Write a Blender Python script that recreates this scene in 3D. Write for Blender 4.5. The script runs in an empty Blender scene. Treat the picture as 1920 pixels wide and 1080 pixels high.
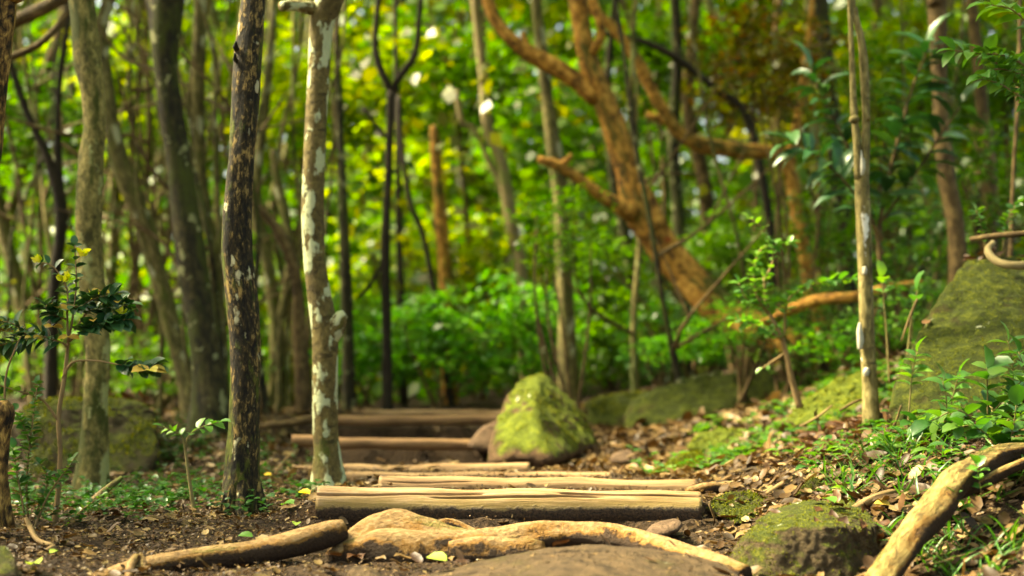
import bpy, bmesh, math, random
import numpy as np
from mathutils import Vector, Matrix, noise

random.seed(7)
RNG = np.random.default_rng(11)
SC = bpy.context.scene
COL = SC.collection

# ------------------------------------------------------------------ camera model
F_PX = 2667.0
PITCH = math.radians(4.5)
CAM_Z = 0.45
_ct, _st = math.cos(PITCH), math.sin(PITCH)


def P(px, py, d):
    """world point seen at photo pixel (px, py), d metres in front of the lens"""
    xr = (px - 960) / F_PX
    yr = (540 - py) / F_PX
    vx, vy, vz = xr, _ct - yr * _st, _st + yr * _ct
    s = d / vy
    return Vector((vx * s, d, CAM_Z + vz * s))


def W(px, d):
    return px / F_PX * d


# ------------------------------------------------------------------ objects and tags
def tag(o, label=None, cat=None, group=None, kind=None):
    if label: o['label'] = label
    if cat: o['category'] = cat
    if group: o['group'] = group
    if kind: o['kind'] = kind
    return o


def link(name, me, mat=None, parent=None, loc=None):
    o = bpy.data.objects.new(name, me)
    COL.objects.link(o)
    if mat is not None and me is not None:
        for m in (mat if isinstance(mat, (list, tuple)) else [mat]):
            me.materials.append(m)
    if loc is not None: o.location = loc
    if parent is not None: o.parent = parent
    return o


def empty(name, loc, label, cat, group=None):
    o = bpy.data.objects.new(name, None)
    o.empty_display_size = 0.05
    COL.objects.link(o)
    o.location = loc
    tag(o, label, cat, group)
    return o


def mesh_np(name, V, faces, smooth=True, tc=None, mat_idx=None):
    """faces: list of (k, array[n,k])"""
    me = bpy.data.meshes.new(name)
    V = np.asarray(V, dtype=np.float32)
    me.vertices.add(len(V))
    me.vertices.foreach_set('co', V.ravel())
    loops = np.concatenate([np.asarray(f, dtype=np.int32).ravel() for f in faces])
    totals = np.concatenate([np.full(len(f), np.asarray(f).shape[1], dtype=np.int32) for f in faces])
    starts = np.concatenate([[0], np.cumsum(totals)[:-1]]).astype(np.int32)
    me.loops.add(len(loops))
    me.loops.foreach_set('vertex_index', loops)
    me.polygons.add(len(totals))
    me.polygons.foreach_set('loop_start', starts)
    me.polygons.foreach_set('loop_total', totals)
    if mat_idx is not None:
        me.polygons.foreach_set('material_index', np.asarray(mat_idx, dtype=np.int32))
    me.update(calc_edges=True)
    me.validate()
    me.polygons.foreach_set('use_smooth', np.full(len(me.polygons), smooth, dtype=bool))
    if tc is not None:
        a = me.attributes.new('tc', 'FLOAT_VECTOR', 'POINT')
        a.data.foreach_set('vector', np.asarray(tc, dtype=np.float32).ravel())
    return me


# ------------------------------------------------------------------ materials
def new_mat(name):
    m = bpy.data.materials.new(name)
    m.use_nodes = True
    nt = m.node_tree
    nt.nodes.clear()
    out = nt.nodes.new('ShaderNodeOutputMaterial')
    return m, nt, out


def N(nt, typ, ins=None, **attrs):
    n = nt.nodes.new(typ)
    for k, v in attrs.items():
        setattr(n, k, v)
    for k, v in (ins or {}).items():
        s = n.inputs[k]
        if isinstance(v, bpy.types.NodeSocket):
            nt.links.new(v, s)
        else:
            s.default_value = v
    return n


def c4(c):
    return (c[0], c[1], c[2], 1.0)


def ramp(nt, fac, stops, interp='LINEAR'):
    r = N(nt, 'ShaderNodeValToRGB', {'Fac': fac})
    r.color_ramp.interpolation = interp
    e = r.color_ramp.elements
    e[0].position, e[0].color = stops[0][0], c4(stops[0][1])
    e[1].position, e[1].color = stops[-1][0], c4(stops[-1][1])
    for p, c in stops[1:-1]:
        x = e.new(p)
        x.color = c4(c)
    return r.outputs['Color']


def mask(nt, fac, lo, hi):
    r = N(nt, 'ShaderNodeMapRange', {'Value': fac, 'From Min': lo, 'From Max': hi})
    r.clamp = True
    return r.outputs['Result']


def mixc(nt, fac, a, b, mode='MIX'):
    m = N(nt, 'ShaderNodeMix', data_type='RGBA', blend_type=mode)
    for i, v in ((0, fac), (6, a), (7, b)):
        s = m.inputs[i]
        if isinstance(v, bpy.types.NodeSocket): nt.links.new(v, s)
        else: s.default_value = v if i == 0 else c4(v)
    return m.outputs[2]


def math_(nt, op, a, b=0.0):
    n = N(nt, 'ShaderNodeMath', operation=op)
    for i, v in ((0, a), (1, b)):
        if isinstance(v, bpy.types.NodeSocket): nt.links.new(v, n.inputs[i])
        else: n.inputs[i].default_value = v
    return n.outputs[0]


def noise_(nt, vec, scale, detail=4.0, rough=0.55, dist=0.0):
    return N(nt, 'ShaderNodeTexNoise', {'Vector': vec, 'Scale': scale, 'Detail': detail, 'Roughness': rough, 'Distortion': dist}).outputs['Fac']


def scaled(nt, vec, s, loc=(0, 0, 0)):
    return N(nt, 'ShaderNodeMapping', {'Vector': vec, 'Scale': s, 'Location': loc}).outputs['Vector']


def bark(name, dark, mid, light, fine=55.0, stretch=0.18, lichen=None, lichen_amt=0.56, lichen_scale=9.0,
         lichen_stretch=1.0, moss=None, moss_amt=0.56, moss_scale=6.0, bump=0.6, bands=0.0, rough=0.85, seed=0.0, contrast=(0.32, 0.7), soil=False):
    m, nt, out = new_mat(name)
    tc = N(nt, 'ShaderNodeAttribute', attribute_name='tc').outputs['Vector']
    base = scaled(nt, tc, (1, 1, stretch), (seed, seed * 0.7, 0))
    n1 = noise_(nt, base, fine, 6, 0.65, 0.4)
    n0 = noise_(nt, base, fine * 0.22, 4, 0.6)
    fac = math_(nt, 'ADD', math_(nt, 'MULTIPLY', n1, 0.65), math_(nt, 'MULTIPLY', n0, 0.35))
    lo, hi = contrast
    colr = ramp(nt, fac, [(lo, dark), ((lo + hi) / 2, mid), (hi, light)])
    h = n1
    if bands:
        bv = scaled(nt, tc, (0.25, 0.25, 1.0))
        nb = noise_(nt, bv, bands, 3, 0.6)
        colr = mixc(nt, mask(nt, nb, 0.58, 0.66), colr, tuple(x * 0.45 for x in mid))
        h = math_(nt, 'ADD', h, math_(nt, 'MULTIPLY', nb, 0.5))
    if moss:
        nm = noise_(nt, scaled(nt, tc, (1, 1, 0.35), (3 + seed, 1, 2)), moss_scale, 6, 0.7)
        grain = noise_(nt, tc, 160.0, 3, 0.7)
        mc = mixc(nt, grain, tuple(x * 0.35 for x in moss), moss)
        mm = mask(nt, nm, moss_amt, moss_amt + 0.1)
        colr = mixc(nt, mm, colr, mc)
        h = math_(nt, 'ADD', h, math_(nt, 'MULTIPLY', mm, math_(nt, 'MULTIPLY', grain, 0.8)))
    if lichen:
        wob = noise_(nt, tc, 45.0, 4, 0.6)
        lv = scaled(nt, tc, (1, 1, lichen_stretch), (seed * 1.3, 4.1, 1.7))
        nl = math_(nt, 'ADD', noise_(nt, lv, lichen_scale, 2, 0.45), math_(nt, 'MULTIPLY', math_(nt, 'SUBTRACT', wob, 0.5), 0.26))
        lm = mask(nt, nl, lichen_amt, lichen_amt + 0.05)
        lc = mixc(nt, noise_(nt, tc, 70.0, 3, 0.6), tuple(x * 0.72 for x in lichen), lichen)
        colr = mixc(nt, lm, colr, lc)
        h = math_(nt, 'ADD', h, math_(nt, 'MULTIPLY', lm, 0.5))
    if soil:
        nzs = N(nt, 'ShaderNodeSeparateXYZ', {0: N(nt, 'ShaderNodeNewGeometry').outputs['Normal']}).outputs['Z']
        gr = noise_(nt, tc, 140.0, 4, 0.7)
        sv = math_(nt, 'ADD', nzs, math_(nt, 'MULTIPLY', math_(nt, 'SUBTRACT', noise_(nt, tc, 16.0, 5, 0.7), 0.5), 2.2))
        sm = mask(nt, sv, 0.42, 0.2)
        colr = mixc(nt, mask(nt, sv, 0.7, 0.42), colr, mixc(nt, gr, (.08, .035, .006), (.3, .15, .03)))
        colr = mixc(nt, sm, colr, mixc(nt, gr, (.008, .004, .002), (.07, .038, .017)))
        h = math_(nt, 'ADD', h, math_(nt, 'MULTIPLY', sm, gr))
    bs = N(nt, 'ShaderNodeBump', {'Strength': bump, 'Distance': 0.012, 'Height': h})
    p = N(nt, 'ShaderNodeBsdfPrincipled', {'Base Color': colr, 'Roughness': rough, 'Normal': bs.outputs['Normal']})
    p.inputs['Specular IOR Level'].default_value = 0.25
    nt.links.new(p.outputs[0], out.inputs['Surface'])
    return m


def leaf_mat(name, cols, trans=0.45, boost=(2.4, 2.0, 0.6), rough=0.42, spec=0.35, vein=False):
    m, nt, out = new_mat(name)
    g = N(nt, 'ShaderNodeNewGeometry')
    rnd = g.outputs['Random Per Island']
    k = len(cols)
    colr = ramp(nt, rnd, [(i / (k - 1), c) for i, c in enumerate(cols)])
    pos = N(nt, 'ShaderNodeTexCoord').outputs['Object']
    patch = noise_(nt, pos, 40.0, 3, 0.6)
    colr = mixc(nt, math_(nt, 'MULTIPLY', patch, 0.35), colr, tuple(x * 0.55 for x in cols[0]))
    tcol = mixc(nt, 1.0, colr, boost, 'MULTIPLY')
    p = N(nt, 'ShaderNodeBsdfPrincipled', {'Base Color': colr, 'Roughness': rough})
    p.inputs['Specular IOR Level'].default_value = spec
    t = N(nt, 'ShaderNodeBsdfTranslucent', {'Color': tcol})
    mx = N(nt, 'ShaderNodeMixShader', {0: trans, 1: p.outputs[0], 2: t.outputs[0]})
    nt.links.new(mx.outputs[0], out.inputs['Surface'])
    return m


def rock_mat(name, rock_a, rock_b, moss_a, moss_b, cover=0.5, up=0.25, scale=1.0, bump=0.7, seed=0.0):
    """bare stone with moss where the face looks up; cover: higher = more moss"""
    m, nt, out = new_mat(name)
    pos = scaled(nt, N(nt, 'ShaderNodeTexCoord').outputs['Object'], (scale,) * 3, (seed, seed, seed))
    nz = N(nt, 'ShaderNodeSeparateXYZ', {0: N(nt, 'ShaderNodeNewGeometry').outputs['Normal']}).outputs['Z']
    big = noise_(nt, pos, 4.5, 5, 0.62)
    med = noise_(nt, pos, 22.0, 6, 0.65)
    fin = noise_(nt, pos, 130.0, 4, 0.7)
    rc = ramp(nt, med, [(0.3, rock_a), (0.5, tuple((a + b) / 2 for a, b in zip(rock_a, rock_b))), (0.72, rock_b)])
    rc = mixc(nt, mask(nt, fin, 0.58, 0.72), rc, tuple(x * 0.5 for x in rock_a))
    mc = ramp(nt, math_(nt, 'ADD', math_(nt, 'MULTIPLY', fin, 0.55), math_(nt, 'MULTIPLY', med, 0.45)), [(0.34, tuple(x * 0.4 for x in moss_a)), (0.5, moss_a), (0.66, moss_b)])
    v = math_(nt, 'ADD', math_(nt, 'MULTIPLY', nz, up), math_(nt, 'MULTIPLY', math_(nt, 'ADD', big, math_(nt, 'MULTIPLY', med, 0.5)), 0.75))
    mm = mask(nt, v, 0.95 - cover - 0.06, 0.95 - cover + 0.07)
    colr = mixc(nt, mm, rc, mc)
    # pale crusts of lichen
    lic = mask(nt, math_(nt, 'ADD', noise_(nt, pos, 9.0, 3, 0.5), math_(nt, 'MULTIPLY', fin, 0.12)), 0.76, 0.78)
    colr = mixc(nt, lic, colr, (0.42, 0.44, 0.3))
    h = math_(nt, 'ADD', math_(nt, 'MULTIPLY', fin, 0.5), math_(nt, 'ADD', med, math_(nt, 'MULTIPLY', mm, 0.3)))
    bs = N(nt, 'ShaderNodeBump', {'Strength': bump, 'Distance': 0.03, 'Height': h})
    p = N(nt, 'ShaderNodeBsdfPrincipled', {'Base Color': colr, 'Roughness': 0.9, 'Normal': bs.outputs['Normal']})
    p.inputs['Specular IOR Level'].default_value = 0.2
    nt.links.new(p.outputs[0], out.inputs['Surface'])
    return m


def soil_mat(name):
    m, nt, out = new_mat(name)
    pos = N(nt, 'ShaderNodeTexCoord').outputs['Object']
    big = noise_(nt, pos, 1.3, 4, 0.6)
    med = noise_(nt, pos, 14.0, 6, 0.65)
    fin = noise_(nt, pos, 95.0, 4, 0.7)
    vor = N(nt, 'ShaderNodeTexVoronoi', {'Vector': pos, 'Scale': 70.0}).outputs['Distance']
    c = ramp(nt, math_(nt, 'ADD', math_(nt, 'MULTIPLY', med, 0.5), math_(nt, 'MULTIPLY', fin, 0.5)),
             [(0.34, (0.008, 0.004, 0.002)), (0.5, (0.026, 0.014, 0.006)), (0.68, (0.09, 0.052, 0.024))])
    c = mixc(nt, mask(nt, big, 0.45, 0.7), c, mixc(nt, fin, (0.010, 0.006, 0.003), (0.065, 0.039, 0.018)))
    h = math_(nt, 'ADD', math_(nt, 'ADD', med, math_(nt, 'MULTIPLY', fin, 0.7)), math_(nt, 'MULTIPLY', vor, 0.6))
    bs = N(nt, 'ShaderNodeBump', {'Strength': 1.0, 'Distance': 0.02, 'Height': h})
    p = N(nt, 'ShaderNodeBsdfPrincipled', {'Base Color': c, 'Roughness': 0.92, 'Normal': bs.outputs['Normal']})
    p.inputs['Specular IOR Level'].default_value = 0.2
    nt.links.new(p.outputs[0], out.inputs['Surface'])
    return m


def log_mat(name, light, mid, dark, soil_z=None, seed=0.0):
    """pale debarked wood; soil splashed on the lower side when soil_z (world height) is given"""
    m, nt, out = new_mat(name)
    tc = N(nt, 'ShaderNodeAttribute', attribute_name='tc').outputs['Vector']
    v = scaled(nt, tc, (1, 1, 0.05), (seed, 0, 0))
    n1 = noise_(nt, v, 95.0, 6, 0.65, 0.3)
    n2 = noise_(nt, scaled(nt, tc, (1, 1, 0.25), (0, seed, 0)), 12.0, 4, 0.6)
    fac = math_(nt, 'ADD', math_(nt, 'MULTIPLY', n1, 0.55), math_(nt, 'MULTIPLY', n2, 0.45))
    c = ramp(nt, fac, [(0.36, dark), (0.47, mid), (0.58, light)])
    fine = noise_(nt, tc, 140.0, 5, 0.7)
    h = math_(nt, 'ADD', n1, math_(nt, 'MULTIPLY', fine, 0.15))
    knots = N(nt, 'ShaderNodeTexVoronoi', {'Vector': scaled(nt, tc, (1, 1, 0.5), (seed, 2, 1)), 'Scale': 7.0}).outputs['Distance']
    c = mixc(nt, mask(nt, knots, 0.09, 0.04), c, tuple(x * 0.35 for x in dark))
    if soil_z is not None:
        z = N(nt, 'ShaderNodeSeparateXYZ', {0: N(nt, 'ShaderNodeNewGeometry').outputs['Position']}).outputs['Z']
        wob = math_(nt, 'MULTIPLY', math_(nt, 'SUBTRACT', noise_(nt, tc, 22.0, 5, 0.7), 0.5), 0.05)
        zz = math_(nt, 'ADD', z, wob)
        moss = mask(nt, zz, soil_z + 0.045, soil_z + 0.008)
        c = mixc(nt, math_(nt, 'MULTIPLY', moss, 0.75), c, mixc(nt, fine, (0.1, 0.08, 0.012), (0.26, 0.17, 0.045)))
        s = mask(nt, zz, soil_z + 0.006, soil_z - 0.006)
        c = mixc(nt, s, c, mixc(nt, mask(nt, fine, .38, .66), (0.006, 0.003, 0.0015), (0.075, 0.04, 0.017)))
        h = math_(nt, 'ADD', h, math_(nt, 'MULTIPLY', s, math_(nt, 'MULTIPLY', fine, 3.0)))
    bs = N(nt, 'ShaderNodeBump', {'Strength': 0.5, 'Distance': 0.008, 'Height': h})
    p = N(nt, 'ShaderNodeBsdfPrincipled', {'Base Color': c, 'Roughness': 0.7, 'Normal': bs.outputs['Normal']})
    p.inputs['Specular IOR Level'].default_value = 0.3
    nt.links.new(p.outputs[0], out.inputs['Surface'])
    return m


# ------------------------------------------------------------------ geometry helpers
def catmull(pts, n):
    pts = np.asarray(pts, dtype=float)
    k = len(pts)
    if k == 2:
        t = np.linspace(0, 1, n)[:, None]
        return pts[0] * (1 - t) + pts[1] * t
    ext = np.vstack([2 * pts[0] - pts[1], pts, 2 * pts[-1] - pts[-2]])
    seg = np.linalg.norm(np.diff(pts[:, :3], axis=0), axis=1)
    cum = np.concatenate([[0], np.cumsum(seg)])
    u = np.linspace(0, cum[-1], n)
    out = np.empty((n, pts.shape[1]))
    idx = np.clip(np.searchsorted(cum, u, side='right') - 1, 0, k - 2)
    for j in range(n):
        i = idx[j]
        t = (u[j] - cum[i]) / max(seg[i], 1e-9)
        p0, p1, p2, p3 = ext[i], ext[i + 1], ext[i + 2], ext[i + 3]
        out[j] = 0.5 * ((2 * p1) + (-p0 + p2) * t + (2 * p0 - 5 * p1 + 4 * p2 - p3) * t * t + (-p0 + 3 * p1 - 3 * p2 + p3) * t ** 3)
    return out


def tube_arrays(path, sides=12, step=0.05, lump=0.12, lump_scale=6.0, ridge=0.0, seed=0, cap=True, groove=None, stretch=0.4):
    """path: rows (x, y, z, radius).  Returns V, quads, tris, tc"""
    path = np.asarray([list(p) for p in path], dtype=float)
    length = np.linalg.norm(np.diff(path[:, :3], axis=0), axis=1).sum()
    n = max(3, int(length / step) + 1)
    c = catmull(path, n)
    ctr, rad = c[:, :3], np.maximum(c[:, 3], 0.0005)
    tan = np.gradient(ctr, axis=0)
    tan /= np.linalg.norm(tan, axis=1)[:, None] + 1e-12
    ref = np.array([0.0, -1.0, 0.0]) if abs(tan[0][1]) < 0.9 else np.array([1.0, 0, 0])
    u = np.cross(np.cross(tan[0], ref), tan[0]); u /= np.linalg.norm(u)
    U = np.empty_like(ctr)
    for i in range(n):
        u = u - tan[i] * u.dot(tan[i]); u /= np.linalg.norm(u)
        U[i] = u
    Wv = np.cross(tan, U)
    s = np.concatenate([[0], np.cumsum(np.linalg.norm(np.diff(ctr, axis=0), axis=1))])
    a = np.linspace(0, 2 * np.pi, sides, endpoint=False)
    ca, sa = np.cos(a), np.sin(a)
    mult = np.ones((n, sides))
    if lump or ridge:
        for i in range(n):
            for j in range(sides):
                q = Vector((ca[j] * rad[i] * lump_scale + seed * 3.1, sa[j] * rad[i] * lump_scale, s[i] * lump_scale * stretch))
                v = lump * noise.noise(q)
                if ridge:
                    q2 = Vector((ca[j] * 1.6 + seed, sa[j] * 1.6, s[i] * 1.3))
                    v += ridge * (noise.noise(q2) + 0.6 * noise.noise(q * 4))
                mult[i, j] += v
    if groove:
        for g in groove:
            mult += g(s / s[-1], a)
    R = rad[:, None] * mult
    V = ctr[:, None, :] + U[:, None, :] * (ca * R)[:, :, None] + Wv[:, None, :] * (sa * R)[:, :, None]
    T = np.stack([ca * R, sa * R, np.repeat(s[:, None], sides, 1)], axis=2)
    V = V.reshape(-1, 3); T = T.reshape(-1, 3)
    i = np.arange(n - 1)[:, None] * sides
    j = np.arange(sides)[None]
    j2 = (j + 1) % sides
    quads = np.stack([i + j, i + j2, i + sides + j2, i + sides + j], axis=2).reshape(-1, 4)
    tris = np.zeros((0, 3), dtype=int)
    if cap:
        b = len(V)
        V = np.vstack([V, ctr[0] - tan[0] * rad[0] * 0.08, ctr[-1] + tan[-1] * rad[-1] * 0.08])
        T = np.vstack([T, [0, 0, 0], [0, 0, s[-1]]])
        jj = np.arange(sides)
        t1 = np.stack([np.full(sides, b), (jj + 1) % sides, jj], 1)
        o = (n - 1) * sides
        t2 = np.stack([np.full(sides, b + 1), o + jj, o + (jj + 1) % sides], 1)
        tris = np.vstack([t1, t2])
    return V, quads, tris, T


class MB:
    """collects shapes that make ONE mesh"""
    def __init__(self):
        self.V, self.Q, self.T, self.TC, self.mi_q, self.mi_t, self.n = [], [], [], [], [], [], 0

    def add(self, V, Q, T, TC, mq=0, mt=0):
        self.V.append(V); self.TC.append(TC)
        if len(Q): self.Q.append(Q + self.n); self.mi_q += [mq] * len(Q)
        if len(T): self.T.append(T + self.n); self.mi_t += [mt] * len(T)
        self.n += len(V)
        return self

    def tube(self, path, mt=0, **k):
        V, Q, T, TC = tube_arrays(path, **k)
        TC = TC + np.array([self.n * 0.013 % 3, 0, self.n * 0.0071 % 5])
        return self.add(V, Q, T, TC, 0, mt)

    def build(self, name, mat, parent=None, origin=None):
        V = np.vstack(self.V)
        org = np.array(origin if origin is not None else V[0], dtype=float)
        faces = []
        if self.Q: faces.append(np.vstack(self.Q))
        if self.T: faces.append(np.vstack(self.T))
        me = mesh_np(name, V - org, faces, tc=np.vstack(self.TC), mat_idx=self.mi_q + self.mi_t)
        o = link(name, me, mat)
        if parent is not None:
            o.parent = parent
            o.location = Vector(org) - parent.location
        else:
            o.location = Vector(org)
        return o


# leaf templates: x along the leaf, y across, z up
def leaf_template(kind):
    if kind == 'quad':
        V = np.array([[0, 0, 0], [0.45, -0.27, 0.03], [1, 0, -0.06], [0.45, 0.27, 0.03]])
        return V, np.array([[0, 1, 2, 3]])
    if kind == 'wide':
        V = np.array([[0, 0, 0], [0.4, -0.4, 0.05], [1, 0, -0.1], [0.4, 0.4, 0.05]])
        return V, np.array([[0, 1, 2, 3]])
    if kind == 'fold':      # 2 x 3, folded along the midrib, drooping
        xs = [0.0, 0.18, 0.45, 0.75, 1.0]; ws = [0.0, 0.19, 0.27, 0.19, 0.0]; zs = [0, 0.035, 0.03, -0.04, -0.16]
    elif kind == 'round':
        xs = [0.0, 0.15, 0.42, 0.78, 1.0]; ws = [0.0, 0.24, 0.36, 0.27, 0.0]; zs = [0, 0.03, 0.04, 0.0, -0.08]
    elif kind == 'long':
        xs = [0.0, 0.2, 0.5, 0.8, 1.0]; ws = [0.0, 0.12, 0.16, 0.1, 0.0]; zs = [0, 0.04, 0.03, -0.08, -0.25]
    elif kind == 'blade':
        xs = [0.0, 0.25, 0.5, 0.75, 1.0]; ws = [0.025, 0.03, 0.028, 0.02, 0.0]; zs = [0, 0.05, 0.06, 0.0, -0.14]
    elif kind == 'dead':
        xs = [0.0, 0.2, 0.5, 0.8, 1.0]; ws = [0.02, 0.2, 0.27, 0.17, 0.0]; zs = [0.08, 0.0, 0.03, 0.1, 0.02]
    V, idx = [], []
    for i, (x, w, z) in enumerate(zip(xs, ws, zs)):
        V += [[x, -w, z + w * 0.35], [x, 0, z], [x, w, z + w * 0.35]]
    F = []
    for i in range(len(xs) - 1):
        a = i * 3
        F += [[a, a + 3, a + 4, a + 1], [a + 1, a + 4, a + 5, a + 2]]
    return np.array(V), np.array(F)


TPL = {k: leaf_template(k) for k in ('quad', 'wide', 'fold', 'round', 'long', 'blade', 'dead')}


def leaves_mesh(name, pos, axis, up, size, kind='quad', width=None):
    """pos, axis, up: (m,3); size: (m,)"""
    V, F = TPL[kind]
    pos = np.asarray(pos, float); axis = np.asarray(axis, float); up = np.asarray(up, float)
    X = axis / (np.linalg.norm(axis, axis=1)[:, None] + 1e-9)
    Z = up - X * (up * X).sum(1)[:, None]
    Z /= np.linalg.norm(Z, axis=1)[:, None] + 1e-9
    Y = np.cross(Z, X)
    size = np.asarray(size, float)
    wd = np.ones(len(pos)) if width is None else np.asarray(width)
    out = (pos[:, None, :] + X[:, None, :] * (V[None, :, 0:1] * size[:, None, None])
           + Y[:, None, :] * (V[None, :, 1:2] * (size * wd)[:, None, None]) + Z[:, None, :] * (V[None, :, 2:3] * size[:, None, None]))
    Fa = (F[None] + (np.arange(len(pos)) * len(V))[:, None, None]).reshape(-1, F.shape[1])
    return mesh_np(name, out.reshape(-1, 3), [Fa], smooth=True)


def rand_dirs(m, rng=RNG):
    v = rng.normal(size=(m, 3))
    return v / np.linalg.norm(v, axis=1)[:, None]


ROCKS = []


def hull_rock(name, pts, mat, label, detail=5, sharp=14.0, rough=0.05, seed=0, cat='rock', sink=True, group=None, fine=0.4, moss=None):
    """a boulder from a few measured corner points, edges worn round"""
    bm = bmesh.new()
    for p in pts: bm.verts.new(p)
    bmesh.ops.convex_hull(bm, input=bm.verts)
    bm.normal_update()
    ctr = sum((Vector(p) for p in pts), Vector()) / len(pts)
    nr, dd = [], []
    for f in bm.faces:
        n = f.normal
        d = n.dot(f.verts[0].co - ctr)
        if d < 0: n, d = -n, -d
        if f.calc_area() > 1e-7: nr.append(n[:]); dd.append(max(d, 1e-4))
    bm.free()
    nr, dd = np.array(nr), np.array(dd)
    b2 = bmesh.new()
    bmesh.ops.create_icosphere(b2, subdivisions=detail, radius=1.0)
    dirs = np.array([v.co[:] for v in b2.verts])
    F = np.array([[v.index for v in f.verts] for f in b2.faces])
    b2.free()
    inv = np.maximum(dirs @ nr.T, 0) / dd          # 1/r for each plane
    r = 1.0 / (np.power(np.power(inv, sharp).sum(1), 1.0 / sharp))
    V = dirs * r[:, None]
    scale = np.median(r)
    out = np.empty_like(V)
    for i, v in enumerate(V):
        q = Vector(v) / scale
        k = noise.fractal(q * 1.5 + Vector((seed * 5.3, seed, 0)), 0.9, 2.1, 5) * rough * 2.0 + noise.noise(q * 9 + Vector((seed, 0, 0))) * rough * fine
        out[i] = v * (1 + k * scale / max(r[i], 1e-6) ** 1.0 if r[i] > scale else 1 + k)
    me = mesh_np(name, out, [F])
    ROCKS.append((out + np.array(ctr), F))
    base = Vector((ctr.x, ctr.y, min(p[2] for p in pts)))
    for v in me.vertices: v.co += ctr - base
    o = link(name, me, mat, loc=base)
    if moss:
        cnt, size, lk, lo = moss
        r = np.random.default_rng(seed + 500)
        W3 = out + np.array(ctr - base)
        A, B, C = W3[F[:, 0]], W3[F[:, 1]], W3[F[:, 2]]
        nn = np.cross(B - A, C - A); ar = np.linalg.norm(nn, axis=1); nn /= ar[:, None] + 1e-12
        pick = r.choice(len(F), cnt, p=ar / ar.sum())
        u, v = r.random(cnt), r.random(cnt)
        fl = u + v > 1; u[fl], v[fl] = 1 - u[fl], 1 - v[fl]
        q = A[pick] + (B[pick] - A[pick]) * u[:, None] + (C[pick] - A[pick]) * v[:, None]
        nq = nn[pick]
        ok = (nq[:, 2] * .9 + np.array([noise.fractal(Vector(w_) * 7 + Vector((seed, 0, 0)), 1, 2, 3) for w_ in q]) * .9 > lo) & (nq[:, 1] < .55)
        q, nq = q[ok], nq[ok]
        ax = nq * .55 + rand_dirs(len(q), r) * .8
        mm = leaves_mesh('moss', q - nq * size * .15, ax, nq + rand_dirs(len(q), r) * .5, size * r.uniform(.5, 1.4, len(q)), 'quad')
        link('moss', mm, LF[lk], o)
    return tag(o, label, cat, group)


# ------------------------------------------------------------------ terrain
CT = np.array([
    (-2, 3.4, .05), (-1, 3.4, .0), (0, 3, .0), (.9, 3.2, -.07), (.75, 3.65, -.035), (1.12, 3.6, -.02), (1.3, 3.8, .08), (1.45, 3.6, .14), (2, 3.6, .4),
    (-2.2, 4.5, .05), (-1.2, 4.5, .05), (-.8, 4.5, .07), (-.6, 4.2, .045), (-.62, 3.85, .0), (-1, 3.85, .02), (.7, 4.35, .06), (1.0, 4.4, .12), (1.4, 4.3, .31), (2, 4.4, .5),
    (-2.2, 6, .05), (-1.5, 6, .08), (-1, 5.6, .11), (.75, 5.4, .15), (.72, 6.05, .12), (1.0, 6.5, .165), (.95, 7.05, .165), (1.1, 5.5, .23), (1.43, 5.7, .34), (1.72, 5.0, .41), (2, 5.5, .47), (2.6, 5.7, .7),
    (-3, 7.5, .2), (-1.6, 7.5, .2), (-1.2, 7.5, .22), (.3, 7.3, .17), (.8, 7.5, .22), (1.3, 7.5, .34), (2, 7.5, .62), (3, 7.5, 1.2),
    (-4, 9.5, .35), (-1.5, 9, .35), (.3, 9, .3), (1, 9, .24), (2, 9, .6), (4, 9, 1.5), (-.5, 10.5, .38),
    (-6, 14, .5), (0, 13, .45), (3, 14, .9), (8, 14, 2.2), (-12, 25, 1), (0, 25, .8), (12, 25, 2.5),
    (-40, 60, 3), (0, 60, 3), (40, 60, 5), (-80, 120, 6), (80, 120, 8), (0, 120, 6),
    (-3, 0, -.05), (0, 0, -.08), (3, 0, .5), (-20, 0, .3), (20, 0, 2.5), (-40, -30, 0), (40, -30, 3), (0, -30, -.3), (-8, 6, .25), (8, 6, 2.2)], dtype=float)


def _solve_rbf():
    A = CT[:, :2]
    n = len(A)
    D = np.linalg.norm(A[:, None] - A[None], axis=2)
    Pm = np.hstack([np.ones((n, 1)), A])
    M = np.block([[D + np.eye(n) * -0.02, Pm], [Pm.T, np.zeros((3, 3))]])
    return np.linalg.solve(M, np.concatenate([CT[:, 2], np.zeros(3)]))


_RB = _solve_rbf()
# treads: front edge y, height of the tread behind it, x range
STEPS = [(4.437, .08, -.64, .60), (4.545, .125, -.64, .60), (5.24, .135, -.52, .68), (5.93, .14, -.6, .42), (6.33, .112, -1.0, .15), (7.49, .195, -1.25, .12), (8.7, .285, -1.2, .12), (9.36, .355, -1.05, .12)]


def sstep(a, b, x):
    t = np.clip((x - a) / (b - a), 0, 1)
    return t * t * (3 - 2 * t)


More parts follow.
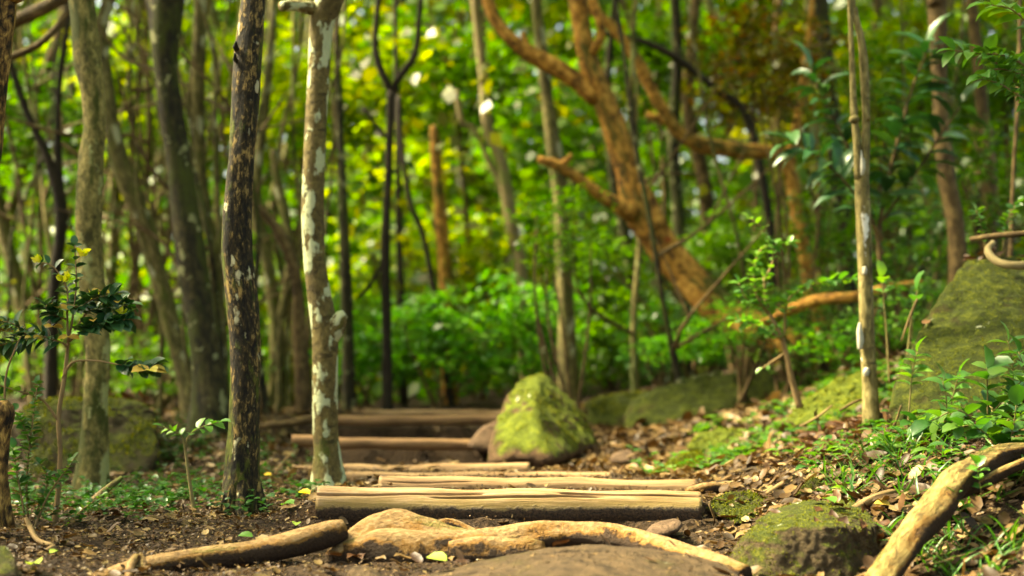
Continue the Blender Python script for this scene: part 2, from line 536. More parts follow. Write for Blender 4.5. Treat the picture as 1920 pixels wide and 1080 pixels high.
def ground_np(x, y, detail=True):
    x = np.asarray(x, float); y = np.asarray(y, float)
    z = _RB[-3] + _RB[-2] * x + _RB[-1] * y
    for i in range(len(CT)):
        z = z + _RB[i] * np.hypot(x - CT[i, 0], y - CT[i, 1])
    t = .01 + .042 * sstep(3.95, 4.38, y)
    xl = np.full_like(z, -.68); xr = np.full_like(z, .64)
    for k, (ys, h, a, b) in enumerate(STEPS):
        e = ys + 0.02 * np.sin(x * 9 + k) + 0.012 * np.sin(x * 23 + 2 * k)
        up = sstep(e - .045, e - .005, y)
        t = t + (h - t) * up
        s = sstep(ys - .3, ys + .05, y)
        xl = xl + (a - xl) * s; xr = xr + (b - xr) * s
    w = sstep(xl - .22, xl + .04, x) * (1 - sstep(xr - .04, xr + .25, x)) * sstep(3.2, 3.9, y) * (1 - sstep(9.5, 11, y))
    z = z * (1 - w) + t * w
    if detail:
        near = 1 - sstep(8, 14, y)
        z = z + (0.012 * np.sin(x * 6.1 + 1.3 * np.sin(y * 4)) * np.sin(y * 5.3 + x) + 0.006 * np.sin(x * 17 + y * 9) * np.sin(y * 19 - x * 5)) * near * (0.35 + 0.65 * (1 - w))
    return z


def gz(x, y):
    return float(ground_np(np.array([x]), np.array([y]))[0])


def G(px, py_hint, d):
    """point on the ground under photo column px at depth d"""
    p = P(px, py_hint, d)
    return Vector((p.x, p.y, gz(p.x, p.y)))


def axis_coords(lo, hi, step, far_lo, far_hi, growth=1.22):
    mid = list(np.arange(lo, hi + 1e-6, step))
    a, s = [lo], step
    while a[-1] > far_lo: s *= growth; a.append(a[-1] - s)
    b, s = [mid[-1]], step
    while b[-1] < far_hi: s *= growth; b.append(b[-1] + s)
    return np.array(a[1:][::-1] + mid + b[1:])


xs = axis_coords(-2.2, 2.2, .017, -80, 80)
ys = axis_coords(3.1, 9.6, .018, -30, 120)
X, Y = np.meshgrid(xs, ys)
Z = ground_np(X, Y)
V = np.stack([X.ravel(), Y.ravel(), Z.ravel()], 1)
for i in np.nonzero((np.abs(V[:, 0]) < 2.5) & (V[:, 1] > 2.8) & (V[:, 1] < 9.8))[0]:
    q = Vector((V[i, 0], V[i, 1], V[i, 2] * 2))
    V[i, 2] += 0.010 * noise.fractal(q * 18, 0.75, 2.1, 5)
ny, nx = X.shape
ii = (np.arange(ny - 1)[:, None] * nx + np.arange(nx - 1)[None]).ravel()
FQ = np.stack([ii, ii + 1, ii + nx + 1, ii + nx], 1)
MAT_SOIL = soil_mat('forest soil')
ground = link('ground', mesh_np('ground', V, [FQ]), MAT_SOIL)
tag(ground, kind='structure')

# ------------------------------------------------------------------ palette
LF = {
    'lime': leaf_mat('lime leaf', [(.055, .14, .004), (.115, .21, .005), (.22, .27, .006)], .55, (2.7, 2.3, .3)),
    'green': leaf_mat('mid green leaf', [(.024, .075, .005), (.052, .13, .006), (.1, .18, .006)], .42, (2.2, 2.4, .35)),
    'bushgreen': leaf_mat('bright bush leaf', [(.03, .12, .014), (.06, .19, .02), (.12, .26, .022)], .45, (2.0, 2.2, .45)),
    'deep': leaf_mat('deep green leaf', [(.008, .042, .008), (.015, .07, .011), (.03, .1, .012)], .25, (2.0, 2.3, .4), .3, .5),
    'olive': leaf_mat('olive leaf', [(.045, .05, .006), (.075, .085, .007), (.12, .13, .008)], .45, (2.2, 2.1, .35)),
    'rust': leaf_mat('rust leaf', [(.06, .04, .006), (.13, .06, .006), (.11, .11, .009), (.05, .075, .006), (.09, .09, .008)], .42, (2.0, 1.7, .4)),
    'herb': leaf_mat('herb leaf', [(.022, .085, .016), (.045, .13, .022), (.1, .19, .03)], .35, (1.9, 2.0, .5), .38, .4),
    'fresh': leaf_mat('fresh leaf', [(.045, .15, .022), (.075, .2, .028), (.14, .27, .03)], .33, (1.9, 1.9, .5), .4, .4),
    'gloss': leaf_mat('glossy dark leaf', [(.011, .05, .017), (.02, .075, .023), (.05, .115, .032)], .15, (1.8, 2.0, .5), .38, .4),
    'gold': leaf_mat('gold leaf', [(.4, .2, .035), (.48, .33, .06), (.42, .4, .05)], .35, (1.6, 1.5, .6)),
    'flower': leaf_mat('yellow bloom', [(.45, .52, .03), (.58, .58, .04), (.62, .55, .06)], .4, (1.4, 1.4, .6)),
    'yellow': leaf_mat('fallen yellow leaf', [(.72, .48, .01), (.78, .55, .02)], .3, (1.3, 1.2, .6)),
    'palegreen': leaf_mat('fallen pale green leaf', [(.28, .4, .06), (.36, .46, .08)], .3, (1.4, 1.4, .6)),
    'litter': leaf_mat('dead leaf', [(.018, .010, .004), (.06, .03, .011), (.03, .016, .006), (.12, .066, .024), (.06, .034, .012), (.2, .12, .045), (.08, .05, .016), (.33, .23, .1)], .1, (1.5, 1.2, .6), .5, .25),
    'moss': leaf_mat('moss tufts', [(.05, .065, .004), (.1, .115, .006), (.18, .18, .012)], .3, (1.8, 1.7, .4), .7, .1),
    'mossdark': leaf_mat('dark moss tufts', [(.022, .032, .003), (.05, .062, .005), (.1, .11, .008)], .3, (1.8, 1.7, .4), .7, .1),
    'redbrown': leaf_mat('red brown dead leaf', [(.03, .012, .005), (.085, .036, .014), (.04, .018, .007), (.19, .1, .042)], .1, (1.5, 1.2, .6), .5, .25),
}
BK = {
    'dark': bark('blackened bark', (.005, .004, .002), (.028, .02, .007), (.3, .2, .065), 75, .42, lichen=(.5, .46, .27), lichen_amt=.66, lichen_scale=26, lichen_stretch=.5,
                 moss=(.11, .14, .01), moss_amt=.54, moss_scale=13, bump=1.0, contrast=(.43, .62)),
    'patch': bark('brown bark with lichen plates', (.028, .02, .006), (.1, .075, .023), (.2, .155, .05), 50, .8, lichen=(.42, .45, .26), lichen_amt=.54, lichen_scale=17, lichen_stretch=.55,
                  moss=(.09, .11, .012), moss_amt=.575, moss_scale=8, bump=.7, bands=34, seed=2),
    'pale': bark('pale green bark', (.035, .032, .008), (.12, .1, .028), (.27, .22, .075), 40, .7, lichen=(.3, .31, .12), lichen_amt=.57, lichen_scale=8, lichen_stretch=.5,
                 moss=(.055, .07, .007), moss_amt=.5, moss_scale=6, bump=.8, seed=4, contrast=(.38, .61)),
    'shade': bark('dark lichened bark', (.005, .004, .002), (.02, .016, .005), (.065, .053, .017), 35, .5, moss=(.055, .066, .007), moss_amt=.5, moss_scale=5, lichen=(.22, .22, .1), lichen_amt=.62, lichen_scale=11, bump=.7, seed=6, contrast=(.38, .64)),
    'grey': bark('grey olive bark', (.022, .018, .005), (.08, .066, .019), (.21, .175, .06), 35, .5, moss=(.09, .105, .01), moss_amt=.5, moss_scale=4, lichen=(.32, .31, .18), lichen_amt=.65, lichen_scale=11, lichen_stretch=.5, bump=.6, seed=8, contrast=(.36, .64)),
    'orange': bark('orange bark', (.045, .019, .003), (.32, .15, .024), (.56, .31, .07), 24, .8, lichen=(.33, .06, .012), lichen_amt=.72, lichen_scale=5, moss=(.085, .085, .01), moss_amt=.53, moss_scale=5, bump=.9, seed=10, contrast=(.4, .63)),
    'brown': bark('brown bark', (.022, .013, .004), (.085, .053, .019), (.2, .135, .052), 30, .5, bump=.6, seed=12, contrast=(.38, .64)),
    'cream': bark('cream bark', (.11, .08, .03), (.2, .155, .07), (.29, .23, .12), 20, .5, lichen=(.2, .2, .06), lichen_amt=.6, lichen_scale=5, bump=.3, seed=14),
    'black': bark('near black bark', (.006, .004, .002), (.016, .011, .005), (.035, .025, .012), 30, .3, bump=.5, seed=16),
    'flaky': bark('flaky gold bark', (.01, .006, .002), (.13, .07, .018), (.42, .26, .07), 48, .5, bump=1.0, seed=18, contrast=(.43, .6)),
    'root': bark('root bark', (.06, .034, .013), (.2, .12, .048), (.32, .21, .098), 85, .7, moss=(.15, .13, .018), moss_amt=.55, moss_scale=9, bump=1.0, seed=20, contrast=(.33, .64), soil=True),
    'ridged': bark('ridged root bark', (.02, .013, .004), (.16, .108, .033), (.31, .23, .075), 75, .35, moss=(.13, .125, .014), moss_amt=.53, moss_scale=12, bump=1.0, seed=22, contrast=(.36, .64), soil=True),
    'twig': bark('twig bark', (.08, .05, .02), (.2, .13, .055), (.34, .24, .11), 60, .2, bump=.4, seed=24),
    'stem': bark('green brown stem', (.07, .06, .02), (.16, .13, .045), (.25, .2, .08), 60, .3, bump=.3, seed=26),
    'sapling': bark('sapling bark', (.04, .033, .01), (.15, .12, .04), (.28, .23, .09), 60, .35, lichen=(.75, .73, .62), lichen_amt=.665, lichen_scale=16, lichen_stretch=.3, moss=(.1, .12, .02), moss_amt=.58, moss_scale=9, bump=.7, seed=28, bands=26, contrast=(.37, .63)),
    'mossy': bark('moss covered dead wood', (.02, .013, .006), (.08, .055, .022), (.16, .115, .05), 40, .3, moss=(.12, .14, .02), moss_amt=.47, moss_scale=7, bump=.9, seed=30),
}
RK = {
    'boulder': rock_mat('moss boulder', (.045, .024, .011), (.15, .085, .042), (.08, .105, .006), (.22, .24, .016), cover=.14, up=.5, seed=1, bump=1.0),
    'slab': rock_mat('dirty slab', (.025, .016, .008), (.125, .08, .04), (.04, .038, .006), (.1, .088, .018), cover=.24, up=.05, seed=2, bump=1.0),
    'green': rock_mat('dark green boulder', (.028, .02, .006), (.09, .062, .018), (.032, .043, .003), (.135, .15, .009), cover=.38, up=.2, seed=3, bump=1.0),
    'bright': rock_mat('bright moss stone', (.06, .045, .015), (.15, .115, .04), (.075, .1, .006), (.2, .22, .014), cover=.38, up=.25, seed=4, bump=1.0),
    'plain': rock_mat('plain brown stone', (.05, .03, .017), (.16, .1, .06), (.12, .1, .03), (.2, .18, .05), cover=.0, up=.1, seed=5, bump=.8),
    'near': rock_mat('near mossy rock', (.03, .021, .009), (.13, .09, .044), (.045, .058, .004), (.17, .165, .013), cover=.16, up=.36, seed=6, scale=1.6, bump=1.0),
    'shade': rock_mat('mossy boulder with painted shade', (.014, .010, .003), (.05, .037, .013), (.04, .05, .005), (.14, .145, .012), cover=-.05, up=.6, seed=7, bump=.9),  # stone colour darkened to carry the shade on the left, mossy top paler
}


# ------------------------------------------------------------------ step logs
def log_step(px0, y0, d0, px1, y1, d1, r_px, label, mat, endmat, cracks=(), seed=0, mid=0.0):
    a, b = P(px0, y0, d0), P(px1, y1, d1)
    r = W(r_px, (d0 + d1) / 2)
    pts = []
    n = 9
    rr = random.Random(seed)
    for i in range(n):
        t = i / (n - 1)
        p = a.lerp(b, t)
        p.z += mid * math.sin(math.pi * t) + rr.uniform(-.004, .004)
        p.y += rr.uniform(-.006, .006)
        pts.append((*p, r * (1 + rr.uniform(-.05, .05))))
    worn = lambda s, a: -.16 * np.exp(-((a[None] - 4.71) / .55) ** 2) * (.5 + .5 * np.sin(np.pi * np.clip(s, 0, 1)))[:, None]
    mb = MB()
    mb.tube(pts, mt=1, sides=150, step=.012, lump=.09, lump_scale=14, seed=seed, stretch=.3, groove=list(cracks) + [worn])
    o = mb.build('step_log', [mat, endmat], origin=(a + b) / 2 - Vector((0, 0, r)))
    return tag(o, label, 'log', 'log steps of the footpath')


END = log_mat('sawn log end', (.42, .3, .15), (.3, .19, .085), (.16, .09, .04))


def crack(s0, s1, a0, a1, depth, wid):
    def f(s, a):
        t = np.clip((s - s0) / (s1 - s0), 0, 1)
        ang = a0 + (a1 - a0) * t + 0.012 * np.sin(s * 13) + .008 * np.sin(s * 47)
        on = ((s >= s0) & (s <= s1)) * np.minimum(1, (1 - np.abs(2 * t - 1)) * 6 + .35 * (s < .02))
        d = np.abs((a[None] - ang[:, None] + np.pi) % (2 * np.pi) - np.pi)
        return -depth * on[:, None] * np.exp(-(d / wid) ** 2)
    return f


SOILZ = P(960, 952, 4.44).z
LM1 = log_mat('sunbleached step log', (.36, .24, .13), (.22, .13, .056), (.09, .046, .019), soil_z=SOILZ, seed=1)
LM2 = log_mat('golden step log', (.3, .19, .09), (.19, .108, .044), (.085, .042, .017), seed=3)
LM3 = log_mat('brown step log', (.27, .15, .062), (.17, .09, .036), (.07, .034, .015), seed=5)
# the ring starts (angle 0) towards the camera; for a log running along +x, +90 degrees is down or up: both cracks sit near the top front
log_step(598, 948, 4.5, 1313, 957, 4.5, 40, 'nearest sun-bleached step log, cracked along its top, caked with soil below', LM1, END,
         [crack(-.01, .45, -.62, -.85, .26, .045), crack(.28, .75, -.55, -.66, .14, .04), crack(.62, 1.01, -.8, -.9, .2, .045)], 1)
log_step(711, 914, 5.2, 1304, 922, 5.2, 25, 'golden step log lying directly behind the nearest cracked log', LM2, END, [crack(.02, .3, -.5, -.55, .1, .05)], 2)
log_step(640, 898, 5.9, 1145, 898, 5.9, 15, 'thin pale step log, third from the front, ending right in the leaf litter', LM2, END, (), 3)
log_step(552, 886, 6.3, 993, 884, 6.3, 16, 'step log passing behind the foot of the white-blotched trunk, in front of the pointed boulder', LM2, END, (), 4)
log_step(548, 827, 7.4, 925, 833, 7.4, 11.5, 'brown step log over a dark earth drop, running up to the pointed boulder', LM3, END, (), 5, -.004)
log_step(625, 787, 8.6, 948, 787, 8.6, 10, 'brown step log second from the top of the steps, above a dark hollow', LM3, END, (), 6, -.004)
log_step(685, 774, 9.3, 950, 776, 9.3, 7.5, 'topmost and farthest step log, thin and pale, at the head of the steps', LM2, END, (), 7)


# ------------------------------------------------------------------ rocks
def hp(*rows):
    return [P(*r) for r in rows]


hull_rock('boulder', hp((915, 872, 6.9), (920, 815, 7.0), (948, 740, 7.3), (985, 703, 7.5), (1015, 694, 7.6), (1040, 712, 7.6), (1100, 780, 7.6), (1124, 825, 7.4), (1116, 845, 7.3), (1045, 868, 6.7),
                         (1000, 795, 6.85), (1005, 740, 7.15), (960, 860, 6.75), (930, 880, 8.1), (1100, 880, 8.1), (1010, 740, 8.2), (1010, 890, 6.8)), RK['boulder'],
          'pointed yellow-green mossy boulder standing beside the log steps', 6, 24, .05, 3, 'boulder', fine=.8, moss=(22000, .010, 'moss', .62))
hull_rock('rock', hp((872, 835, 7.2), (895, 805, 7.3), (930, 785, 7.4), (960, 790, 7.5), (960, 850, 7.2), (900, 850, 7.2), (900, 840, 7.8), (950, 840, 7.8)), RK['plain'],
          'small grey-brown rock wedged against the left foot of the pointed boulder', 4, 14, .05, 4)
hull_rock('boulder', hp((1095, 760, 9.0), (1130, 742, 9.1), (1210, 733, 9.2), (1230, 745, 9.2), (1225, 812, 8.9), (1100, 812, 8.9), (1100, 770, 9.7), (1220, 740, 9.7), (1215, 815, 9.7)), RK['green'],
          'low dark mossy boulder half hidden behind the pointed boulder', 6, 20, .06, 5, 'boulder', fine=.8, moss=(9000, .018, 'moss', .6))
hull_rock('boulder', hp((1163, 790, 8.5), (1185, 750, 8.6), (1250, 722, 8.7), (1330, 700, 8.8), (1450, 690, 8.8), (1470, 740, 8.6), (1400, 800, 8.4), (1200, 828, 8.3), (1180, 825, 8.4), (1200, 740, 9.6), (1450, 700, 9.6), (1300, 820, 9.6)), RK['green'],
          'long low green boulder sloping behind the leaf-strewn bank', 6, 20, .07, 6, 'boulder', fine=.6)
hull_rock('boulder', hp((1664, 775, 5.3), (1668, 735, 5.35), (1700, 662, 5.5), (1772, 530, 5.8), (1805, 486, 5.95), (1870, 478, 6.0), (1990, 500, 6.0), (2080, 600, 5.8), (2080, 850, 5.2), (1700, 850, 5.15), (1800, 830, 5.0), (1930, 640, 5.35), (1700, 800, 6.8), (2000, 560, 7.0), (1820, 560, 6.9)), RK['green'],
          'large moss-green boulder with a steep flat face at the right edge', 7, 26, .035, 7, 'boulder', fine=1.2, moss=(40000, .008, 'moss', .62))
hull_rock('boulder', hp((1470, 785, 6.5), (1500, 752, 6.6), (1570, 712, 6.7), (1640, 684, 6.75), (1655, 770, 6.4), (1560, 800, 6.35), (1480, 800, 6.4), (1540, 745, 7.2), (1640, 710, 7.2), (1540, 800, 7.2)), RK['bright'],
          'mossy ledge of rock rising behind the thin sapling with white blazes', 6, 20, .09, 8, 'boulder', fine=.8, moss=(9000, .012, 'moss', .6))
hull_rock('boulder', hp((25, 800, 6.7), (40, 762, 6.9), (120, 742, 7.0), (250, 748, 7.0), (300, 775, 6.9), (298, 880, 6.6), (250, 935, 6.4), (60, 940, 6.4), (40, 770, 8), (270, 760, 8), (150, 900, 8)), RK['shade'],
          'big dark boulder with a mossy top behind the pale green trunk', 6, 22, .06, 9, 'boulder', fine=.8, moss=(22000, .018, 'moss', .7))  # paler tufts put the lit top into the moss colour
hull_rock('boulder', hp((1428, 966, 4.12), (1500, 938, 4.3), (1595, 936, 4.25), (1630, 955, 4.12), (1392, 1004, 3.82), (1470, 990, 3.74), (1560, 985, 3.76), (1645, 990, 3.9), (1358, 1055, 3.78), (1420, 1115, 3.66),
                         (1600, 1115, 3.68), (1655, 1050, 3.86), (1440, 990, 4.5), (1600, 980, 4.6)), RK['near'],
          'squat moss-covered rock with a wet leaf on top, right of the nearest log', 7, 34, .045, 10, 'boulder', fine=1.1, moss=(12000, .006, 'moss', .62))
hull_rock('rock', hp((1322, 955, 4.5), (1345, 928, 4.6), (1400, 918, 4.7), (1440, 935, 4.7), (1450, 965, 4.5), (1380, 985, 4.4), (1340, 990, 4.9), (1430, 960, 5.0)), RK['near'],
          'low mossy rock beside the right end of the nearest log', 6, 20, .09, 11, fine=.9, moss=(5000, .009, 'moss', .4))
hull_rock('rock', hp((1485, 940, 4.55), (1495, 912, 4.6), (1530, 892, 4.65), (1555, 905, 4.65), (1560, 940, 4.55), (1500, 955, 4.9), (1550, 950, 4.9)), RK['near'],
          'small upright mossy stone behind the squat moss-covered rock', 5, 16, .09, 12, fine=.9, moss=(2500, .009, 'mossdark', .3))
hull_rock('rock', hp((1203, 1000, 4.15), (1225, 980, 4.2), (1265, 968, 4.22), (1283, 980, 4.2), (1270, 1003, 4.12), (1215, 1010, 4.1), (1270, 990, 4.4), (1220, 1000, 4.4)), RK['plain'],
          'smooth brown stone lying against the front of the nearest log', 4, 10, .04, 13)
hull_rock('rock', hp((745, 1092, 3.5), (820, 1070, 3.6), (960, 1036, 3.68), (1100, 1018, 3.7), (1240, 1028, 3.68), (1340, 1048, 3.6), (1400, 1078, 3.45), (1380, 1120, 3.3), (760, 1120, 3.3), (1000, 1120, 3.0), (900, 1090, 3.9), (1300, 1080, 3.9), (1080, 1045, 3.4)), RK['slab'],
          'wide flat brown rock slab along the bottom edge in front of the roots', 7, 26, .05, 14, fine=1.0)
hull_rock('rock', hp((648, 1075, 3.5), (665, 1058, 3.55), (700, 1060, 3.56), (720, 1085, 3.5), (690, 1100, 3.4), (650, 1100, 3.6), (700, 1100, 3.7)), RK['slab'],
          'small grey stone peeping up left of the flat slab', 4, 10, .06, 15)
hull_rock('rock', hp((-20, 1090, 3.4), (-15, 1030, 3.5), (10, 1018, 3.55), (30, 1045, 3.5), (38, 1090, 3.4), (0, 1060, 3.8), (30, 1100, 3.7)), RK['near'],
          'mossy stone cut off in the bottom left corner', 4, 12, .05, 16)
hull_rock('rock', hp((1212, 893, 6.1), (1240, 872, 6.2), (1290, 848, 6.35), (1315, 842, 6.4), (1322, 858, 6.35), (1290, 893, 6.15), (1250, 905, 6.1), (1300, 890, 6.6)), RK['bright'],
          'wedge of bright yellow-green moss stone on the bank above the second log', 5, 16, .07, 17, moss=(6000, .013, 'moss', .1))
hull_rock('rock', hp((1432, 895, 5.4), (1445, 862, 5.5), (1490, 840, 5.6), (1540, 838, 5.65), (1552, 860, 5.6), (1500, 885, 5.45), (1450, 905, 5.4), (1530, 880, 5.9)), RK['near'],
          'mossy stone half buried in dead leaves in the middle of the bank', 4, 12, .07, 18)


hull_rock('rock', hp((1285, 838, 7.0), (1310, 812, 7.1), (1370, 800, 7.15), (1400, 815, 7.1), (1395, 845, 7.0), (1300, 850, 7.0), (1390, 830, 7.4), (1310, 830, 7.4)), RK['bright'],
          'low mossy stone in the leaves in front of the long green boulder', 5, 16, .08, 19, fine=.9, moss=(4000, .012, 'moss', .5))
hull_rock('rock', hp((1140, 862, 6.6), (1152, 848, 6.65), (1180, 842, 6.7), (1196, 856, 6.65), (1190, 868, 6.6), (1150, 870, 6.6), (1175, 858, 6.85)), RK['plain'],
          'small brown stone in the dead leaves just right of the pointed boulder', 4, 14, .08, 20)

# ------------------------------------------------------------------ roots and dead wood
def pp(rows):
    """rows (px, py, d, half width px) -> tube rows"""
    return [(*P(a, b, d), W(h, d)) for a, b, d, h in rows]


def wood(name, rows, mat, label, cat, extra=(), sides=18, step=.025, lump=.25, lump_scale=9, ridge=.1, seed=0, group=None):
    mb = MB()
    mb.tube(pp(rows), sides=sides, step=step, lump=lump, lump_scale=lump_scale, ridge=ridge, seed=seed)
    for e in extra:
        mb.tube(pp(e), sides=max(8, sides - 4), step=step, lump=lump, lump_scale=lump_scale, ridge=ridge, seed=seed + 3)
    o = mb.build(name, mat)
    return tag(o, label, cat, group)


wood('tree_root', [(170, 1095, 3.65, 16), (260, 1068, 3.7, 20), (370, 1050, 3.78, 22), (480, 1035, 3.85, 22), (570, 1014, 3.9, 24), (620, 1000, 3.95, 23), (645, 992, 3.97, 17)], BK['root'],
     'long smooth tan root crawling along the bottom left to a blunt end', 'root', [[(240, 1100, 3.6, 8), (246, 1060, 3.66, 9), (262, 1046, 3.7, 9), (270, 1080, 3.66, 8)]], 22, .02, .18, 9, .05, 1)
wood('tree_root', [(625, 1050, 3.95, 24), (668, 1026, 4.0, 40), (730, 1008, 4.05, 46), (800, 1014, 4.05, 42), (860, 1022, 4.02, 36), (930, 1020, 4.0, 34), (1000, 1012, 4.0, 32), (1070, 1004, 4.0, 23), (1150, 1009, 3.95, 22), (1230, 1027, 3.85, 20), (1320, 1050, 3.72, 18), (1400, 1076, 3.6, 15)], BK['root'],
     'thick knotted tan root crossing in front of the nearest log', 'root',
     [[(655, 1015, 4.12, 18), (705, 987, 4.15, 23), (762, 981, 4.17, 21), (815, 992, 4.15, 16), (870, 1012, 4.08, 12)],
      [(800, 1005, 4.16, 9), (825, 984, 4.2, 10), (850, 982, 4.2, 9), (880, 995, 4.18, 8), (915, 1012, 4.1, 7)],
      [(645, 1046, 3.96, 28), (720, 1036, 3.98, 44), (790, 1031, 4.0, 44), (850, 1028, 4.0, 36), (900, 1028, 4.0, 18)],
      [(840, 1034, 3.97, 20), (890, 1037, 3.97, 30), (950, 1034, 3.97, 29), (1020, 1022, 3.98, 18)]], 28, .015, .34, 11, .16, 2)
wood('tree_root', [(1290, 925, 4.9, 10), (1330, 916, 4.95, 11), (1380, 917, 5.0, 9), (1420, 925, 5.0, 7), (1450, 938, 4.9, 5)], BK['root'],
     'short pale root sticking out past the right end of the nearest log', 'root', (), 14, .02, .25, 12, .1, 3)
wood('tree_root', [(1630, 1115, 3.45, 26), (1668, 1062, 3.55, 27), (1712, 1000, 3.66, 27), (1752, 955, 3.75, 31), (1792, 905, 3.86, 27), (1835, 875, 3.95, 20), (1880, 852, 4.05, 17), (1940, 842, 4.1, 13)], BK['ridged'],
     'thick ridged yellow-brown root climbing the bank in the bottom right', 'root', [[(1790, 925, 3.9, 14), (1840, 905, 3.92, 13), (1890, 880, 3.95, 12), (1940, 860, 3.95, 12)]], 26, .018, .25, 11, .22, 4)
wood('tree_root', [(1440, 925, 4.75, 5), (1490, 895, 4.9, 7), (1530, 880, 5.0, 7), (1570, 862, 5.05, 5)], BK['twig'],
     'thin tan root lying across the dead leaves above the mossy stones', 'root', (), 10, .02, .2, 12, .05, 5)
wood('tree_root', [(1600, 955, 4.15, 8), (1630, 938, 4.2, 9), (1665, 925, 4.25, 8), (1690, 922, 4.3, 5)], BK['twig'],
     'stubby brown root just behind the wet-leaf rock', 'root', (), 10, .02, .2, 12, .05, 6)
wood('tree_root', [(1862, 455, 5.75, 5), (1852, 470, 5.7, 7), (1868, 490, 5.65, 8), (1900, 498, 5.6, 8), (1950, 496, 5.6, 8)], BK['cream'],
     'pale hooked root curling over the top of the large right boulder', 'root', (), 12, .015, .15, 12, .05, 7)
wood('tree_root', [(1820, 448, 5.9, 4), (1870, 442, 5.8, 5), (1940, 436, 5.7, 6)], BK['brown'],
     'straight brown root lying along the top of the large right boulder', 'root', (), 8, .03, .2, 12, .05, 8)
wood('tree_root', [(1420, 612, 8.4, 9), (1490, 578, 8.2, 11), (1540, 562, 8.1, 11), (1600, 556, 8.0, 10), (1660, 540, 8.0, 8), (1730, 528, 8.0, 5)], BK['orange'],
     'orange-brown root lying low behind the white-blazed sapling', 'root', (), 14, .04, .25, 8, .1, 9)
wood('fallen_log', [(130, 990, 5.2, 15), (190, 962, 5.3, 21), (250, 955, 5.4, 19), (330, 955, 5.5, 15), (420, 948, 5.6, 11), (520, 938, 5.7, 8), (600, 935, 5.75, 6)], BK['mossy'],
     'mossy rotting fallen log on the ground behind the forked-stem seedling', 'log', (), 20, .02, .3, 10, .1, 10)
wood('stick', [(95, 1015, 4.7, 8), (140, 975, 4.75, 8), (185, 930, 4.85, 7), (228, 896, 4.95, 4)], BK['mossy'],
     'dark broken branch propped up beside the yellow-leaved shrub', 'stick', (), 10, .02, .2, 12, .05, 11)
wood('stick', [(30, 1068, 3.9, 6), (70, 1045, 3.95, 7), (102, 1025, 4.0, 6)], BK['twig'],
     'short bare stick on the dead leaves in the bottom left', 'stick', [[(100, 1024, 4.0, 5), (70, 1012, 4.05, 5), (55, 985, 4.1, 5), (48, 970, 4.1, 3)]], 10, .02, .2, 12, .05, 12)
wood('stump', [(-12, 985, 4.2, 38), (-8, 930, 4.2, 27), (-5, 870, 4.2, 22), (0, 810, 4.2, 22), (4, 770, 4.2, 24), (2, 752, 4.2, 14)], BK['flaky'],
     'broken rotten stump cut off by the left edge', 'stump', (), 20, .02, .3, 10, .2, 13)
wood('fallen_branch', [(480, 800, 7.9, 5), (530, 795, 7.9, 7), (585, 785, 7.9, 8), (640, 770, 8.0, 6)], BK['brown'],
     'dead branch lying beside the upper steps left of the white-blotched trunk', 'stick', (), 10, .03, .3, 12, .05, 14)
TW = [((1200, 845), (1160, 860), 6.6, 'thin twig on the dead leaves beside the pointed boulder'), ((1660, 1012), (1725, 985), 3.9, 'brown twig in the gap between squat rock and ridged root'),
      ((1330, 945), (1338, 985), 4.35, 'bark scrap leaning on the right end of the nearest log'), ((510, 898), (550, 845), 6.4, 'thin bent twig rising from the leaves behind the dark trunk'),
      ((1575, 770), (1640, 745), 5.6, 'twig leaning on the leaf pile behind the white-blazed sapling'), ((1500, 800), (1560, 760), 5.8, 'crooked twig on the leaf slope left of the white-blazed sapling'),
      ((1690, 760), (1660, 820), 5.15, 'brown stick at the foot of the white-blazed sapling'), ((560, 965), (590, 945), 4.7, 'small twig beside the fallen green leaf'),
      ((1390, 905), (1440, 880), 5.5, 'short twig among leaves above the pale root'), ((1720, 560), (1690, 640), 5.6, 'bare brown twig against the left flank of the large right boulder'),
      ((1745, 1060), (1830, 1035), 3.6, 'reddish twig on the soil right of the ridged root')]
for k, (a, b, d, lb) in enumerate(TW):
    r = random.Random(k)
    mx = ((a[0] + b[0]) / 2 + r.uniform(-6, 6), (a[1] + b[1]) / 2 + r.uniform(-6, 6))
    wood('twig', [(a[0], a[1], d, 2.2), (mx[0], mx[1], d + .02, 2.4), (b[0], b[1], d + .06, 1.4)], BK['twig'] if k % 2 else BK['brown'], lb, 'twig', (), 7, .02, .2, 20, 0, k)


# ------------------------------------------------------------------ crowns and bushes (shared leaf clouds)
def cloud(name, clumps, per, leaf, kind, spread, rng, flat=.6):
    """leaf mesh inside a unit ball: clumps of leaves with gaps between"""
    c = rand_dirs(clumps, rng) * (rng.random(clumps) ** .45)[:, None]
    pos = np.repeat(c, per, 0) + rng.normal(size=(clumps * per, 3)) * spread * np.array([1, 1, .55])
    ax = rand_dirs(len(pos), rng); ax[:, 2] = ax[:, 2] * .5 - .25
    up = rand_dirs(len(pos), rng) * (1 - flat) + np.array([0, 0, 1]) * flat
    return leaves_mesh(name, pos, ax, up, leaf * rng.uniform(.6, 1.3, len(pos)), kind)


_cloud_cache = {}


def cloud_mesh(style, variant, leafkey):
    key = (style, variant, leafkey)
    if key not in _cloud_cache:
        rng = np.random.default_rng(100 + variant * 7 + sum(map(ord, style)))
        if style == 'bush': me = cloud('foliage', 60, 26, .16, 'quad', .15, rng)
        elif style == 'airy': me = cloud('foliage', 42, 18, .15, 'quad', .16, rng)
        elif style == 'crown': me = cloud('crown', 110, 26, .085, 'quad', .13, rng)
        elif style == 'big': me = cloud('foliage', 26, 7, .42, 'fold', .16, rng, .75)
        me.materials.append(LF[leafkey])
        _cloud_cache[key] = me
    return _cloud_cache[key]


def add_cloud(name, parent, center, radii, style, leafkey, seed):
    o = bpy.data.objects.new(name, cloud_mesh(style, seed % 4, leafkey))
    COL.objects.link(o)
    o.parent = parent
    o.location = Vector(center) - parent.location
    o.scale = radii
    o.rotation_euler = (0, 0, seed * 1.7)
    return o


